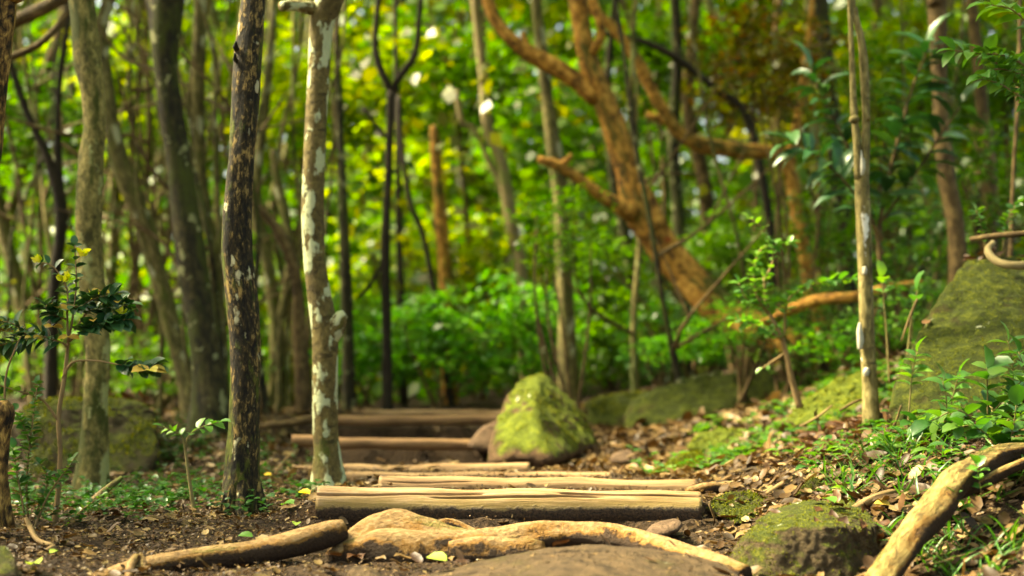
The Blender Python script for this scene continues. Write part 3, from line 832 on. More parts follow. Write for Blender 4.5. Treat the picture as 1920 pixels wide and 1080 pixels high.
def bush(px, py, d, w, h, style, leafkey, label, seed, group='bushes in the woods behind the steps', stems=True):
    """w,h: half size in photo pixels, centre at px,py"""
    c = P(px, py, d)
    g = gz(c.x, c.y)
    base = Vector((c.x, c.y, g))
    e = empty('bush', base, label, 'bush', group)
    rx, rz = W(w, d), W(h, d)
    add_cloud('foliage', e, c, (rx, max(rx * .7, .4), rz), style, leafkey, seed)
    r = random.Random(seed)
    mb = MB()
    for k in range(5):
        a = r.uniform(0, 6.28)
        t = c + Vector((math.cos(a) * rx * .6, math.sin(a) * rx * .4, r.uniform(-.2, .6) * rz))
        b0 = base + Vector((r.uniform(-.08, .08), r.uniform(-.08, .08), -.03))
        m = b0.lerp(t, .5) + Vector((r.uniform(-.1, .1), 0, .05))
        mb.tube([(*b0, .014), (*m, .010), (*t, .004)], sides=6, step=.12, lump=0, cap=False)
    mb.build('stem', BK['brown'], e)
    return e


def tree(rows, mat, label, limbs=(), crown=None, name='tree', group=None, ground_end=True, seed=0, sides=16, step=.05, lump=.2, ridge=.1, cat='tree', knobs=(), flare=0):
    """rows: trunk from the foot upward (px, py, d, half width px); limbs: same, from the trunk outward; crown: list of (px, py, d, half w, half h, leaf)"""
    R = pp(rows)
    if ground_end:
        x, y, z, r = R[0]
        R[0] = (x, y, gz(x, y) - .06, r * 1.25)
    base = Vector(R[0][:3]) + Vector((0, 0, .06 if ground_end else 0))
    e = empty(name, base, label, cat, group)
    mb = MB()
    mb.tube(R, sides=sides, step=step, lump=lump, lump_scale=7, ridge=ridge, seed=seed)
    rf = random.Random(seed + 9)
    for q in range(flare):
        a = q * 6.283 / flare + rf.uniform(-.4, .4)
        r0 = R[1][3]
        ln = r0 * rf.uniform(2.2, 3.6)
        x0, y0 = R[0][0], R[0][1]
        zb = gz(x0, y0)
        px1, py1 = x0 + math.cos(a) * ln * .55, y0 + math.sin(a) * ln * .55
        px2, py2 = x0 + math.cos(a + rf.uniform(-.4, .4)) * ln, y0 + math.sin(a + rf.uniform(-.4, .4)) * ln
        mb.tube([(x0 + math.cos(a) * r0 * .45, y0 + math.sin(a) * r0 * .45, zb + r0 * 2.0, r0 * .42), (x0 + math.cos(a) * r0 * .9, y0 + math.sin(a) * r0 * .9, zb + r0 * .55, r0 * .42),
                 (px1, py1, gz(px1, py1) + r0 * .06, r0 * .3), (px2, py2, gz(px2, py2) - r0 * .25, r0 * .14)], sides=14, step=.02, lump=.2, lump_scale=12, ridge=.1, seed=seed + q)
    mb.build('trunk', mat, e)
    for k, l in enumerate(limbs):
        m2 = MB()
        m2.tube(pp(l), sides=max(8, sides - 4), step=step, lump=lump, lump_scale=9, ridge=ridge, seed=seed + k + 1)
        m2.build('limb', mat, e)
    for k, l in enumerate(knobs):
        m2 = MB()
        m2.tube(pp(l), sides=14, step=.015, lump=.35, lump_scale=14, ridge=.2, seed=seed + k + 20)
        m2.build('burl', mat, e)
    for k, (px, py, d, w, h, lk) in enumerate(crown or ()):
        c = P(px, py, d)
        add_cloud('crown', e, c, (W(w, d), max(W(w, d) * .8, .5), W(h, d)), 'crown', lk, seed + k)
    return e


SCAR = bark('white scar', (.24, .22, .16), (.36, .34, .26), (.44, .41, .33), 60, .4, bump=.4, seed=33)
# --- near trees
tree([(452, 985, 4.85, 32), (452, 950, 4.85, 35), (456, 850, 4.85, 31), (459, 760, 4.85, 27), (460, 650, 4.85, 27), (453, 560, 4.85, 28), (445, 480, 4.85, 27), (445, 400, 4.85, 27), (452, 300, 4.85, 27), (458, 200, 4.85, 26), (465, 100, 4.85, 25), (474, 0, 4.85, 23), (482, -120, 4.85, 22), (486, -700, 4.9, 18), (470, -1500, 5, 12)],
     BK['dark'], 'blackened mossy trunk standing left of the nearest log', sides=40, step=.02, lump=.16, ridge=.1, seed=1, name='tree', flare=5,
     limbs=[[(445, 95, 4.83, 5), (441, 86, 4.8, 5), (443, 78, 4.79, 2)], [(446, 118, 4.83, 4), (439, 108, 4.8, 4), (441, 100, 4.79, 2)]],
     crown=[(470, -1500, 5, 700, 350, 'green')])
tree([(616, 920, 5.6, 36), (613, 860, 5.6, 27), (610, 800, 5.6, 24), (609, 680, 5.6, 24), (608, 620, 5.6, 25), (596, 540, 5.6, 22), (590, 480, 5.6, 21), (587, 400, 5.6, 20.5), (590, 300, 5.6, 20), (597, 150, 5.6, 20), (602, 50, 5.6, 22), (616, 0, 5.6, 26), (640, -80, 5.6, 22), (690, -400, 5.6, 18), (720, -1200, 5.7, 10)],
     BK['patch'], 'slim brown trunk blotched with white lichen beside the steps', sides=36, step=.02, lump=.12, ridge=.05, seed=2, flare=5,
     limbs=[[(606, 22, 5.6, 15), (580, 14, 5.57, 13), (552, 10, 5.55, 11), (528, 12, 5.5, 10)]],
     knobs=[[(612, 640, 5.6, 20), (628, 615, 5.59, 19), (640, 594, 5.58, 12), (647, 588, 5.58, 8)]],
     crown=[(720, -1300, 5.7, 500, 350, 'lime')])
tree([(172, 935, 6.0, 30), (176, 850, 6.0, 27), (179, 760, 6.0, 24), (183, 640, 6.0, 23), (168, 500, 6.0, 23), (167, 400, 6.0, 24), (171, 300, 6.0, 23), (178, 240, 6.0, 21), (175, 170, 6.0, 23), (163, 100, 6.0, 26), (152, 0, 6.0, 25), (140, -100, 6.0, 25), (-100, -500, 6.3, 18), (-750, -850, 6.8, 12)],
     BK['pale'], 'pale olive-green trunk with a kink, behind the yellow-leaved shrub on the left', sides=32, step=.025, lump=.2, ridge=.08, seed=3, flare=5, crown=[(-900, -900, 7, 560, 260, 'green')])  # unseen crown, added far left to throw shade on the left foreground
tree([(-95, 700, 4.6, 34), (-60, 480, 4.6, 30), (-27, 260, 4.6, 28), (-6, 100, 4.6, 28), (2, 0, 4.6, 27), (8, -120, 4.6, 26), (-500, -700, 4.7, 20), (-1200, -1200, 4.8, 12)],
     BK['flaky'], 'leaning trunk with flaking golden bark in the top left corner', sides=32, step=.025, lump=.3, ridge=.15, seed=4, crown=[(-1300, -1300, 4.9, 480, 260, 'green')])  # unseen crown pushed left so its shade misses the nearest log
# white-blazed sapling on the right
s = tree([(1637, 805, 5.6, 19), (1632, 740, 5.6, 15), (1626, 640, 5.6, 14), (1621, 480, 5.6, 13.5), (1617, 360, 5.6, 14), (1615, 300, 5.6, 13)], BK['sapling'],
         'thin sapling with white blazes that splits into two stems on the right bank', sides=24, step=.02, lump=.18, ridge=.05, seed=5, name='tree', flare=4,
         limbs=[[(1610, 335, 5.59, 9), (1606, 260, 5.59, 8), (1601, 210, 5.59, 7), (1598, 130, 5.59, 5.5), (1595, 50, 5.59, 5), (1592, -60, 5.59, 5), (1580, -600, 5.6, 3)],
                [(1619, 335, 5.6, 10), (1624, 240, 5.6, 8), (1620, 130, 5.6, 8), (1614, 70, 5.6, 7), (1602, 20, 5.6, 7), (1598, -60, 5.6, 7), (1620, -700, 5.6, 4)]],
         knobs=[[(1605, 222, 5.58, 8), (1598, 225, 5.57, 7), (1594, 229, 5.57, 3)], [(1626, 222, 5.58, 7), (1632, 222, 5.58, 4)]],
         crown=[(1600, -750, 5.6, 260, 170, 'lime')])

for rows in ([(1613, 655, 5.575, 4), (1614, 640, 5.572, 6), (1612, 620, 5.572, 6), (1612, 605, 5.575, 3)], [(1625, 706, 5.566, 4), (1625, 697, 5.562, 6), (1625, 690, 5.566, 4)], [(1616, 330, 5.578, 3), (1618, 315, 5.576, 5), (1616, 298, 5.577, 4), (1614, 282, 5.58, 2)],
             [(1621, 515, 5.555, 4), (1622, 506, 5.555, 4.5), (1620, 500, 5.556, 3)]):
    mb = MB()
    mb.tube(pp(rows), sides=14, step=.006, lump=.35, lump_scale=40, seed=3)
    o = mb.build('bark_blaze', SCAR, s)
    o['label'] = 'white bark blaze'

# --- middle distance
tree([(390, 830, 8.0, 38), (390, 720, 8.0, 30), (378, 600, 8, 28), (362, 500, 8, 28), (350, 400, 8, 26), (335, 300, 8, 23), (320, 200, 8, 22), (309, 100, 8, 24), (316, 0, 8, 31), (322, -80, 8, 30), (250, -350, 8.5, 22), (-100, -500, 9.2, 12)],
     BK['shade'], 'thick dark trunk with grey lichen spots between pale trunk and blackened trunk', seed=6, sides=20, limbs=[[(302, 100, 8, 16), (292, 40, 8.05, 15), (280, -60, 8.1, 14)]], crown=[(-230, -480, 9.5, 560, 240, 'green')])  # unseen crown placed out left to darken the ground there
tree([(420, 800, 9.2, 14), (405, 500, 9.2, 12), (385, 400, 9.2, 11), (375, 300, 9.2, 11), (371, 200, 9.2, 13), (374, 60, 9.2, 13), (377, -60, 9.2, 12), (390, -700, 9.3, 8)],
     BK['grey'], 'slender grey-olive trunk just right of the thick dark trunk', seed=7, limbs=[[(371, 250, 9.2, 8), (355, 205, 9.2, 6), (358, 150, 9.2, 5), (372, 60, 9.25, 5)]], crown=[(390, -900, 9.5, 450, 250, 'lime')])
tree([(375, 800, 9.0, 22), (345, 700, 9, 17), (312, 570, 9, 16), (272, 430, 9, 18), (228, 310, 9, 18), (205, 200, 9, 14), (190, 60, 9.1, 12), (185, -80, 9.1, 11), (-120, -300, 9.2, 8)],
     BK['grey'], 'pale spotted trunk leaning left between the pale green and thick dark trunks', seed=8, limbs=[[(318, 590, 9, 9), (290, 470, 8.95, 8), (262, 380, 8.9, 6), (255, 300, 8.9, 4)]], crown=[(-420, -380, 9.2, 420, 230, 'olive')])  # unseen crown shifted left, shading that side but not the centre bushes
tree([(95, 760, 9.5, 12), (100, 560, 9.5, 11), (115, 400, 9.5, 12), (90, 300, 9.5, 9), (50, 210, 9.5, 7), (20, 120, 9.5, 6), (-20, 0, 9.5, 5)],
     BK['black'], 'dark crooked trunk bending left behind the yellow-leaved shrub', seed=9, limbs=[[(113, 390, 9.5, 9), (108, 250, 9.5, 7), (112, 150, 9.5, 6), (125, 60, 9.5, 5), (140, -40, 9.5, 4)]])
tree([(-160, 560, 7.5, 20), (-120, 300, 7.5, 18), (-60, 100, 7.5, 15), (0, 52, 7.5, 12), (45, 32, 7.5, 13), (95, 8, 7.5, 13), (150, -30, 7.6, 14), (240, -120, 7.8, 12)],
     BK['brown'], 'thick brown bough arching across the top left corner', seed=10, limbs=[[(0, 115, 7.4, 7), (40, 100, 7.4, 7), (75, 82, 7.4, 7), (105, 52, 7.45, 6), (125, 25, 7.5, 5), (150, -10, 7.5, 4)]])
tree([(505, 800, 10.5, 10), (520, 640, 10.5, 12), (500, 480, 10.5, 12), (478, 380, 10.5, 12), (492, 240, 10.6, 9), (506, 120, 10.6, 8), (515, -40, 10.7, 7)],
     BK['grey'], 'blurred pale trunk visible between the blackened and the lichen-blotched trunks', seed=11, limbs=[[(520, 620, 10.5, 8), (545, 480, 10.4, 9), (520, 340, 10.5, 9), (512, 280, 10.5, 6)], [(540, 560, 10.4, 6), (560, 480, 10.4, 6), (572, 430, 10.4, 4)]])
tree([(572, 800, 9.4, 14), (562, 640, 9.4, 13), (555, 520, 9.4, 11), (525, 440, 9.4, 10), (495, 400, 9.4, 8), (470, 380, 9.4, 6)], BK['brown'], 'dark brown bent trunk hugging the lichen-blotched trunk from behind', seed=12)
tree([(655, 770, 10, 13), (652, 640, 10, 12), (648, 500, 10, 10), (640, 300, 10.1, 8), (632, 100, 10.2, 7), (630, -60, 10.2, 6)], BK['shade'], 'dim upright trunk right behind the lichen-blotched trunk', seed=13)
tree([(728, 740, 10, 9), (724, 600, 10, 9), (722, 480, 10, 9), (728, 330, 10, 8), (733, 170, 10, 9)], BK['black'],
     'black slender tree forking into a Y left of centre', seed=14, sides=12, limbs=[[(733, 172, 10, 8), (712, 125, 10, 7), (703, 80, 10, 6), (709, 0, 10, 6), (712, -80, 10, 6), (690, -600, 10, 4)], [(733, 172, 10, 8), (752, 140, 10, 7), (778, 100, 10, 6), (786, 30, 10, 5), (795, -80, 10, 5), (830, -600, 10, 4)],
                                                                                      [(725, 480, 10, 4), (690, 540, 10, 4), (668, 560, 10, 3)], [(726, 260, 10, 4), (700, 230, 10, 4), (680, 200, 10, 3)]], crown=[(740, -600, 10.4, 420, 300, 'lime')])
tree([(850, 720, 11, 5), (800, 470, 11, 5), (770, 380, 11, 5), (752, 270, 11, 5), (748, 180, 11, 4)], BK['black'], 'thin dark stem crossing just right of the black Y-shaped tree', seed=15, sides=8)
tree([(758, 740, 12, 7), (752, 560, 12, 7), (748, 420, 12, 6), (745, 250, 12, 5), (742, 60, 12, 5), (740, -50, 12, 4)], BK['black'], 'thin black stem parallel to the Y-shaped tree', seed=16, sides=8)
tree([(845, 640, 12, 13), (838, 555, 12, 12), (830, 450, 12, 12), (822, 350, 12, 11), (815, 255, 12, 9), (812, 235, 12, 5)], BK['orange'], 'short straight red-brown snag in the middle distance left of centre', seed=17, sides=12)
tree([(990, 660, 12.3, 13), (978, 500, 12.3, 12), (965, 450, 12.3, 12), (952, 380, 12.3, 12), (940, 300, 12.3, 12), (915, 240, 12.3, 11), (908, 150, 12.3, 10), (895, 40, 12.3, 9), (885, -60, 12.3, 8)], BK['cream'], 'cream pale trunk leaning left in the bright middle distance', seed=18, sides=12,
     limbs=[[(955, 390, 12.3, 5), (890, 245, 12.3, 5), (868, 232, 12.3, 6), (855, 170, 12.3, 6)]], crown=[(850, -500, 13, 380, 260, 'lime')])
tree([(1066, 745, 10.5, 21), (1063, 640, 10.5, 17), (1058, 500, 10.5, 16), (1053, 390, 10.5, 15), (1040, 280, 10.5, 14), (1026, 180, 10.5, 13), (1012, 60, 10.5, 11), (1005, -60, 10.5, 10), (1000, -700, 10.6, 6)], BK['grey'],
     'straight grey-brown trunk rising behind the pointed boulder', seed=19, sides=16, crown=[(1000, -700, 11, 450, 260, 'green')])
tree([(1600, 690, 8.9, 26), (1500, 655, 9.0, 28), (1385, 600, 9.3, 30), (1330, 560, 9.4, 30), (1270, 500, 9.5, 30), (1222, 430, 9.5, 31), (1190, 375, 9.5, 29), (1172, 300, 9.5, 24), (1150, 230, 9.5, 23), (1122, 165, 9.5, 24), (1098, 90, 9.5, 19), (1082, 0, 9.5, 17), (1075, -90, 9.5, 17), (1060, -700, 9.6, 12)], BK['orange'],
     'big orange-barked tree leaning left from the right bank with spreading limbs', seed=20, sides=24, ridge=.16, lump=.25,
     limbs=[[(1120, 185, 9.5, 20), (1075, 148, 9.5, 17), (1030, 120, 9.5, 17), (980, 92, 9.5, 14), (942, 55, 9.5, 12), (918, 10, 9.5, 11), (905, -60, 9.5, 10), (860, -400, 9.5, 6)],
            [(1190, 400, 9.45, 20), (1140, 375, 9.4, 13), (1085, 335, 9.35, 11), (1045, 310, 9.3, 9), (1008, 298, 9.3, 6)], [(1050, 314, 9.3, 7), (1065, 298, 9.3, 7), (1072, 290, 9.3, 4)],
            [(975, 92, 9.5, 8), (985, 75, 9.5, 8), (980, 62, 9.5, 4)], [(1235, 430, 9.45, 20), (1215, 370, 9.45, 14), (1200, 345, 9.4, 5)], [(1112, 100, 9.45, 10), (1128, 60, 9.4, 9), (1112, 0, 9.4, 9), (1100, -60, 9.4, 8)]],
     crown=[(900, -700, 10, 450, 260, 'green')])
tree([(1560, 640, 10.5, 13), (1520, 540, 10.5, 13), (1500, 420, 10.5, 13), (1468, 300, 10.5, 12), (1380, 282, 10.5, 14), (1290, 262, 10.5, 14), (1235, 190, 10.5, 13), (1195, 110, 10.5, 12), (1150, 50, 10.5, 11), (1105, 15, 10.5, 9), (1080, -20, 10.5, 8)], BK['orange'],
     'rusty trunk with a long limb sweeping left behind the big orange-barked tree', seed=21, sides=16, lump=.35, ridge=.2, limbs=[[(1480, 310, 10.5, 12), (1500, 200, 10.5, 9), (1520, 60, 10.5, 8), (1530, -60, 10.5, 7)], [(1290, 262, 10.5, 9), (1255, 230, 10.5, 9), (1210, 215, 10.5, 6)]])
tree([(1470, 640, 11, 9), (1440, 400, 11, 8), (1400, 220, 11, 7), (1340, 165, 11, 7), (1270, 110, 11, 7), (1205, 78, 11, 6), (1120, 60, 11, 4)], BK['black'], 'thin dark bough slanting across above the orange-barked tree', seed=22, sides=10)
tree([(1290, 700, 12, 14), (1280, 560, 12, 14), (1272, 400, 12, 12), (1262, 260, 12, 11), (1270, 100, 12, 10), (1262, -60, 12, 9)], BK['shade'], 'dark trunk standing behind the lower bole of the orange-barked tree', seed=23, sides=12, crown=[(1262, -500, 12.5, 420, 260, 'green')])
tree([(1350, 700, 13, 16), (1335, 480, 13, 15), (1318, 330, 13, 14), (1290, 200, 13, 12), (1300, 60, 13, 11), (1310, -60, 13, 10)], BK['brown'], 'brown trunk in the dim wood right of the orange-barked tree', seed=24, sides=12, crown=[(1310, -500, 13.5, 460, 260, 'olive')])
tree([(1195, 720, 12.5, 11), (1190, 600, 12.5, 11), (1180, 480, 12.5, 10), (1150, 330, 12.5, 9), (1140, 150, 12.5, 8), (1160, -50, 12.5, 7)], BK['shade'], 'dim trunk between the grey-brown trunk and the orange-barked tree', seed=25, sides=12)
tree([(1800, 520, 8.2, 18), (1792, 420, 8.2, 16), (1775, 330, 8.2, 17), (1764, 220, 8.2, 16), (1760, 120, 8.2, 15), (1757, 20, 8.2, 16), (1757, -80, 8.2, 16), (1770, -700, 8.3, 10)], BK['brown'],
     'straight brown trunk right of the white-blazed sapling', seed=26, sides=20, crown=[(1790, -800, 8.5, 520, 300, 'green')])
tree([(1590, 600, 10, 18), (1582, 450, 10, 17), (1570, 330, 10, 16), (1560, 200, 10, 14), (1545, 60, 10, 13), (1530, -80, 10, 12)], BK['shade'], 'dusky trunk partly covered by the large-leaved bush left of the white-blazed sapling', seed=27, sides=14)
tree([(1850, 480, 10, 15), (1855, 330, 10, 14), (1842, 200, 10, 12), (1830, 80, 10, 11), (1815, -60, 10, 10)], BK['brown'], 'dull brown trunk between the straight brown trunk and the right edge', seed=28, sides=12, crown=[(1900, -600, 10, 420, 260, 'green')])
tree([(1885, 470, 7, 4), (1900, 330, 7, 4), (1908, 200, 7, 4), (1912, 60, 7, 4), (1915, -100, 7, 3)], BK['brown'], 'whip-thin stem near the right edge above the large boulder', seed=29, sides=8)

# --- filler trunks of the wood
fr = random.Random(5)
FILL = [(20, 15, 13), (60, 13, 11), (135, 17, 10), (230, 14, 12), (265, 19, 10), (440, 15, 12), (540, 18, 11), (600, 14, 9), (690, 20, 9), (880, 22, 9), (930, 19, 8), (1130, 21, 9), (1370, 17, 11), (1445, 19, 10), (1490, 16, 10), (1540, 18, 10), (1640, 14, 11), (1690, 16, 11), (1725, 13, 10), (1810, 15, 11), (1890, 14, 12), (-60, 12, 14), (1990, 12, 13), (320, 16, 9), (480, 20, 8)]
def twiggery(e, rows, n, d, seed, mat):
    """bare crooked side branches along a trunk"""
    r = random.Random(seed)
    c = catmull(pp(rows), 40)
    for k in range(n):
        p0 = Vector(c[r.randrange(3, 30)][:3])
        a = r.uniform(0, 6.28)
        ln = r.uniform(.5, 1.6)
        dr = Vector((math.cos(a), math.sin(a) * .6, r.uniform(.1, 1.1))).normalized()
        p1 = p0 + dr * ln * .4 + Vector((r.uniform(-.12, .12), 0, r.uniform(-.1, .1)))
        p2 = p0 + dr * ln + Vector((r.uniform(-.3, .3), 0, r.uniform(-.15, .3)))
        mb = MB()
        mb.tube([(*p0, .016), (*p1, .011), (*p2, .004)], sides=5, step=.12, lump=0, cap=False)
        p3 = p1 + Vector((dr.x * .3 + r.uniform(-.4, .4), 0, r.uniform(.1, .6)))
        mb.tube([(*p1, .009), (*p1.lerp(p3, .5), .006), (*p3, .003)], sides=5, step=.12, lump=0, cap=False)
        mb.build('branch', mat, e)


for k, (px, d, hw) in enumerate(FILL):
    lean = fr.uniform(-150, 150)
    j = [fr.uniform(-24, 24) for _ in range(5)]
    rows = [(px + lean, 735, d, hw * 1.15), (px + lean * .7 + j[0], 560, d, hw), (px + lean * .4 + j[1], 380, d, hw * .95), (px + j[2], 200, d, hw * .85), (px - lean * .3 + j[3], 20, d, hw * .8), (px - lean * .5, -120, d, hw * .7), (px - lean * .6, -500, d, hw * .5)]
    m = BK[('grey', 'brown', 'shade', 'grey', 'brown', 'grey')[k % 6]]
    lc = ('lime', 'green', 'olive')[k % 3]
    e = tree(rows, m, 'thin blurred trunk deep in the wood beyond the steps', seed=40 + k, sides=10, step=.12, group='thin trunks deep in the wood', name='tree',
         crown=[(px - lean * .6, -430, d + .3, 330, 230, lc)] if k % 3 == 0 else None)
    twiggery(e, rows, 7, d, k, BK['brown' if k % 2 else 'shade'])

for k in range(34):
    left = k < 27
    px = fr.uniform(-40, 620) if left else fr.uniform(1100, 1900)
    d = fr.uniform(8.6, 12.5)
    hw = fr.uniform(3, 8)
    ln = fr.uniform(-190, 190)
    rows = [(px, 760, d, hw * 1.2)]
    for q in range(1, 6):
        rows.append((px + ln * q / 5 + fr.uniform(-22, 22), 760 - q * 165, d + fr.uniform(-.1, .1), hw * (1 - .09 * q)))
    e = tree(rows, BK[('grey', 'brown', 'grey', 'pale', 'shade')[k % 5]], 'slender bare stem among the trunks of the shady wood', seed=140 + k, sides=7, step=.12, lump=.15, ridge=.1, group='slender bare stems in the wood', name='tree')
    if k % 2: twiggery(e, rows, 3, d, k + 60, BK['brown'])

# ------------------------------------------------------------------ bushes behind
BUSH = [
    (1470, 650, 8.3, 85, 50, 'airy', 'herb', 'small green bush where the orange bole meets the bank'),
    (1600, 640, 7.9, 80, 45, 'airy', 'bushgreen', 'green bush low behind the foot of the white-blazed sapling'),
    (1390, 600, 8.6, 85, 45, 'airy', 'bushgreen', 'green bush hiding the foot of the orange-barked tree'),
    (1300, 650, 9.9, 80, 50, 'bush', 'bushgreen', 'green bush under the slanting orange bole, behind the long boulder'),
    (640, 600, 11.8, 90, 90, 'bush', 'green', 'green bush just right of the lichen-blotched trunk in the middle distance'),
    (900, 520, 13.0, 150, 90, 'bush', 'lime', 'sunny yellow-green bush over the darker bushes at the head of the steps'),
    (1130, 520, 12.2, 90, 90, 'bush', 'green', 'green bush between grey-brown trunk and the orange-barked tree'),
    (1370, 470, 11.4, 110, 90, 'bush', 'green', 'green bush behind the wispy pale green shrub'),
    (1530, 580, 8.8, 100, 60, 'airy', 'herb', 'low green bush between the wispy shrub and the white-blazed sapling'),
    (1690, 590, 7.6, 90, 70, 'airy', 'herb', 'green bush spilling over the left shoulder of the large right boulder'),
    (1640, 180, 9.5, 110, 110, 'airy', 'green', 'green leaves high behind the forked stems of the white-blazed sapling'),
    (330, 640, 11.5, 100, 70, 'airy', 'green', 'green bush seen past the thick dark trunk'),
    (1060, 430, 9.0, 95, 80, 'airy', 'green', 'loose green leaves hanging in front of the straight grey-brown trunk'),
    (1480, 130, 9.2, 130, 110, 'airy', 'rust', 'rusty brown leaves hanging in front of the dusky trunk'),
    (430, 690, 10.5, 110, 60, 'airy', 'herb', 'low green bush at the foot of the thick dark trunk'),
    (1560, 420, 9.4, 100, 110, 'airy', 'green', 'green bush in front of the dusky trunk'),
    (820, 625, 11.0, 175, 110, 'bush', 'bushgreen', 'bright mid-green bush right behind the top of the steps'),
    (985, 600, 11.2, 120, 110, 'bush', 'bushgreen', 'green bush behind and left of the pointed boulder'),
    (1140, 640, 11.8, 105, 100, 'bush', 'green', 'dark green bush in the gap between pointed boulder and orange-barked tree'),
    (690, 660, 11.3, 110, 95, 'bush', 'bushgreen', 'leafy bush behind the lichen-blotched trunk'),
    (1250, 640, 10.5, 90, 75, 'airy', 'deep', 'dark low bush under the orange-barked trunk above the long boulder'),
    (560, 690, 12, 110, 70, 'airy', 'olive', 'dull olive bush between blackened and lichen-blotched trunks'),
    (280, 690, 10, 130, 60, 'airy', 'green', 'sunlit low greenery behind the dark left boulder'),
    (120, 640, 11, 140, 90, 'airy', 'green', 'dim green bush behind the yellow-leaved shrub'),
    (840, 470, 16, 130, 100, 'bush', 'lime', 'yellow-green bush around the red-brown snag'),
    (1010, 440, 17, 130, 100, 'bush', 'lime', 'yellow-green bush behind the cream trunk'),
    (700, 480, 17, 110, 110, 'bush', 'lime', 'lime bush behind the black Y-shaped tree'),
    (1420, 590, 9.6, 80, 60, 'airy', 'herb', 'small green bush at the foot of the orange-barked tree'),
    (1700, 460, 8.8, 120, 90, 'airy', 'herb', 'leafy bush between the white-blazed sapling and the large right boulder'),
    (1860, 330, 9.2, 120, 110, 'airy', 'green', 'green bush above the large right boulder'),
    (1450, 480, 13, 120, 120, 'airy', 'olive', 'olive bush in the dim wood left of the dusky trunk'),
    (1640, 300, 13, 120, 120, 'airy', 'lime', 'yellowish bush glimpsed behind the white-blazed sapling'),
    (60, 420, 13, 150, 150, 'airy', 'green', 'shady green bush at the far left behind the crooked trunk'),
    (250, 500, 15, 110, 110, 'airy', 'lime', 'lime bush seen between pale and thick dark trunks'),
    (500, 520, 16, 110, 110, 'airy', 'lime', 'lime bush seen beside the blackened trunk'),
]
for k, (px, py, d, w, h, st, lk, lb) in enumerate(BUSH):
    bush(px, py, d, w, h, st, lk, lb, k)

# young trees whose crowns hang in the upper part of the picture
YT = [
    (650, 760, 13, 620, 160, 200, 150, 'lime', 'young tree with bright lime foliage above the lichen-blotched trunk'),
    (880, 740, 14, 850, 130, 190, 130, 'green', 'young tree with green foliage hanging over the centre'),
    (1000, 740, 16, 1010, 220, 180, 140, 'green', 'young tree with green foliage left of the big orange limb'),
    (760, 740, 18, 760, 300, 200, 130, 'lime', 'young yellow-green tree behind the black Y-shaped tree'),
    (1240, 720, 14, 1230, 90, 170, 120, 'green', 'young green tree behind the top of the orange-barked tree'),
    (1400, 700, 12, 1410, 100, 150, 130, 'rust', 'young tree with rusty orange leaves right of the orange-barked tree'),
    (1540, 650, 15, 1500, 200, 170, 140, 'olive', 'young olive-leaved tree behind the rusty one'),
    (60, 740, 12, 70, 220, 170, 130, 'green', 'young green tree under the brown bough top left'),
    (250, 740, 14, 240, 180, 150, 180, 'lime', 'young lime tree between the pale and the thick dark trunks'),
    (450, 740, 14, 430, 170, 130, 170, 'lime', 'young lime tree beside the blackened trunk top'),
    (1700, 640, 13, 1690, 120, 160, 130, 'lime', 'young yellow-green tree behind the straight brown trunk'),
    (1880, 560, 12, 1880, 150, 140, 160, 'green', 'young green tree at the far right edge'),
]
for k, (bx, by, d, cx, cy, w, h, lk, lb) in enumerate(YT):
    e = tree([(bx, by, d, 6), ((bx + cx) / 2 + 12, (by + cy) / 2, d, 5), (cx, cy, d, 4), (cx + 6, cy - h * .7, d, 2.5)], BK['brown'], lb, seed=80 + k, sides=8, step=.12, lump=0, ridge=0, cat='tree', name='young_tree', group='young trees in the woods')
    add_cloud('crown', e, P(cx, cy, d), (W(w, d), W(w, d) * .8, W(h, d)), 'bush', lk, k)

# far wood: one mass; undergrowth: the tangle that hides the ground between the trunks
def mass(name, m, x, y, zf, amt, scl, leaf, mat, label, seed, up=(0, -.2, .6)):
    rng = np.random.default_rng(seed)
    fx = rng.uniform(*x, m); fy = rng.uniform(*y, m)
    fz = ground_np(fx, fy, False) + zf(rng.random(m))
    keep = np.array([noise.noise(Vector((a * scl + seed, b * scl, c * scl))) + amt > rng.random() * .5 for a, b, c in zip(fx, fy, fz)])
    pos = np.stack([fx, fy, fz], 1)[keep]
    me = leaves_mesh(name, pos, rand_dirs(len(pos), rng), rand_dirs(len(pos), rng) * .5 + np.array(up), rng.uniform(*leaf, len(pos)), 'wide')
    return tag(link(name, me, LF[mat]), label, 'forest', kind='stuff')


mass('far_wood', 120000, (-24, 24), (25, 34), lambda u: u ** 1.1 * 12, .5, .4, (.25, .5), 'lime', 'sunlit yellow-green mass of far forest closing the view', 3)
mass('far_wood', 30000, (-20, 20), (19, 24), lambda u: u ** 1.3 * 11, .05, .45, (.16, .34), 'green', 'mid-green leaf mass of the forest behind the thin trunks', 4)
mass('undergrowth', 26000, (-9, 9), (12.5, 19), lambda u: u ** 1.5 * 2.4, .2, .8, (.09, .2), 'green', 'green undergrowth between the trunks beyond the steps', 5)
mass('undergrowth', 15000, (-8, 8), (11, 17), lambda u: u * 4.5, .02, .7, (.08, .17), 'olive', 'olive-brown tangle of leaves among the far trunks', 6)

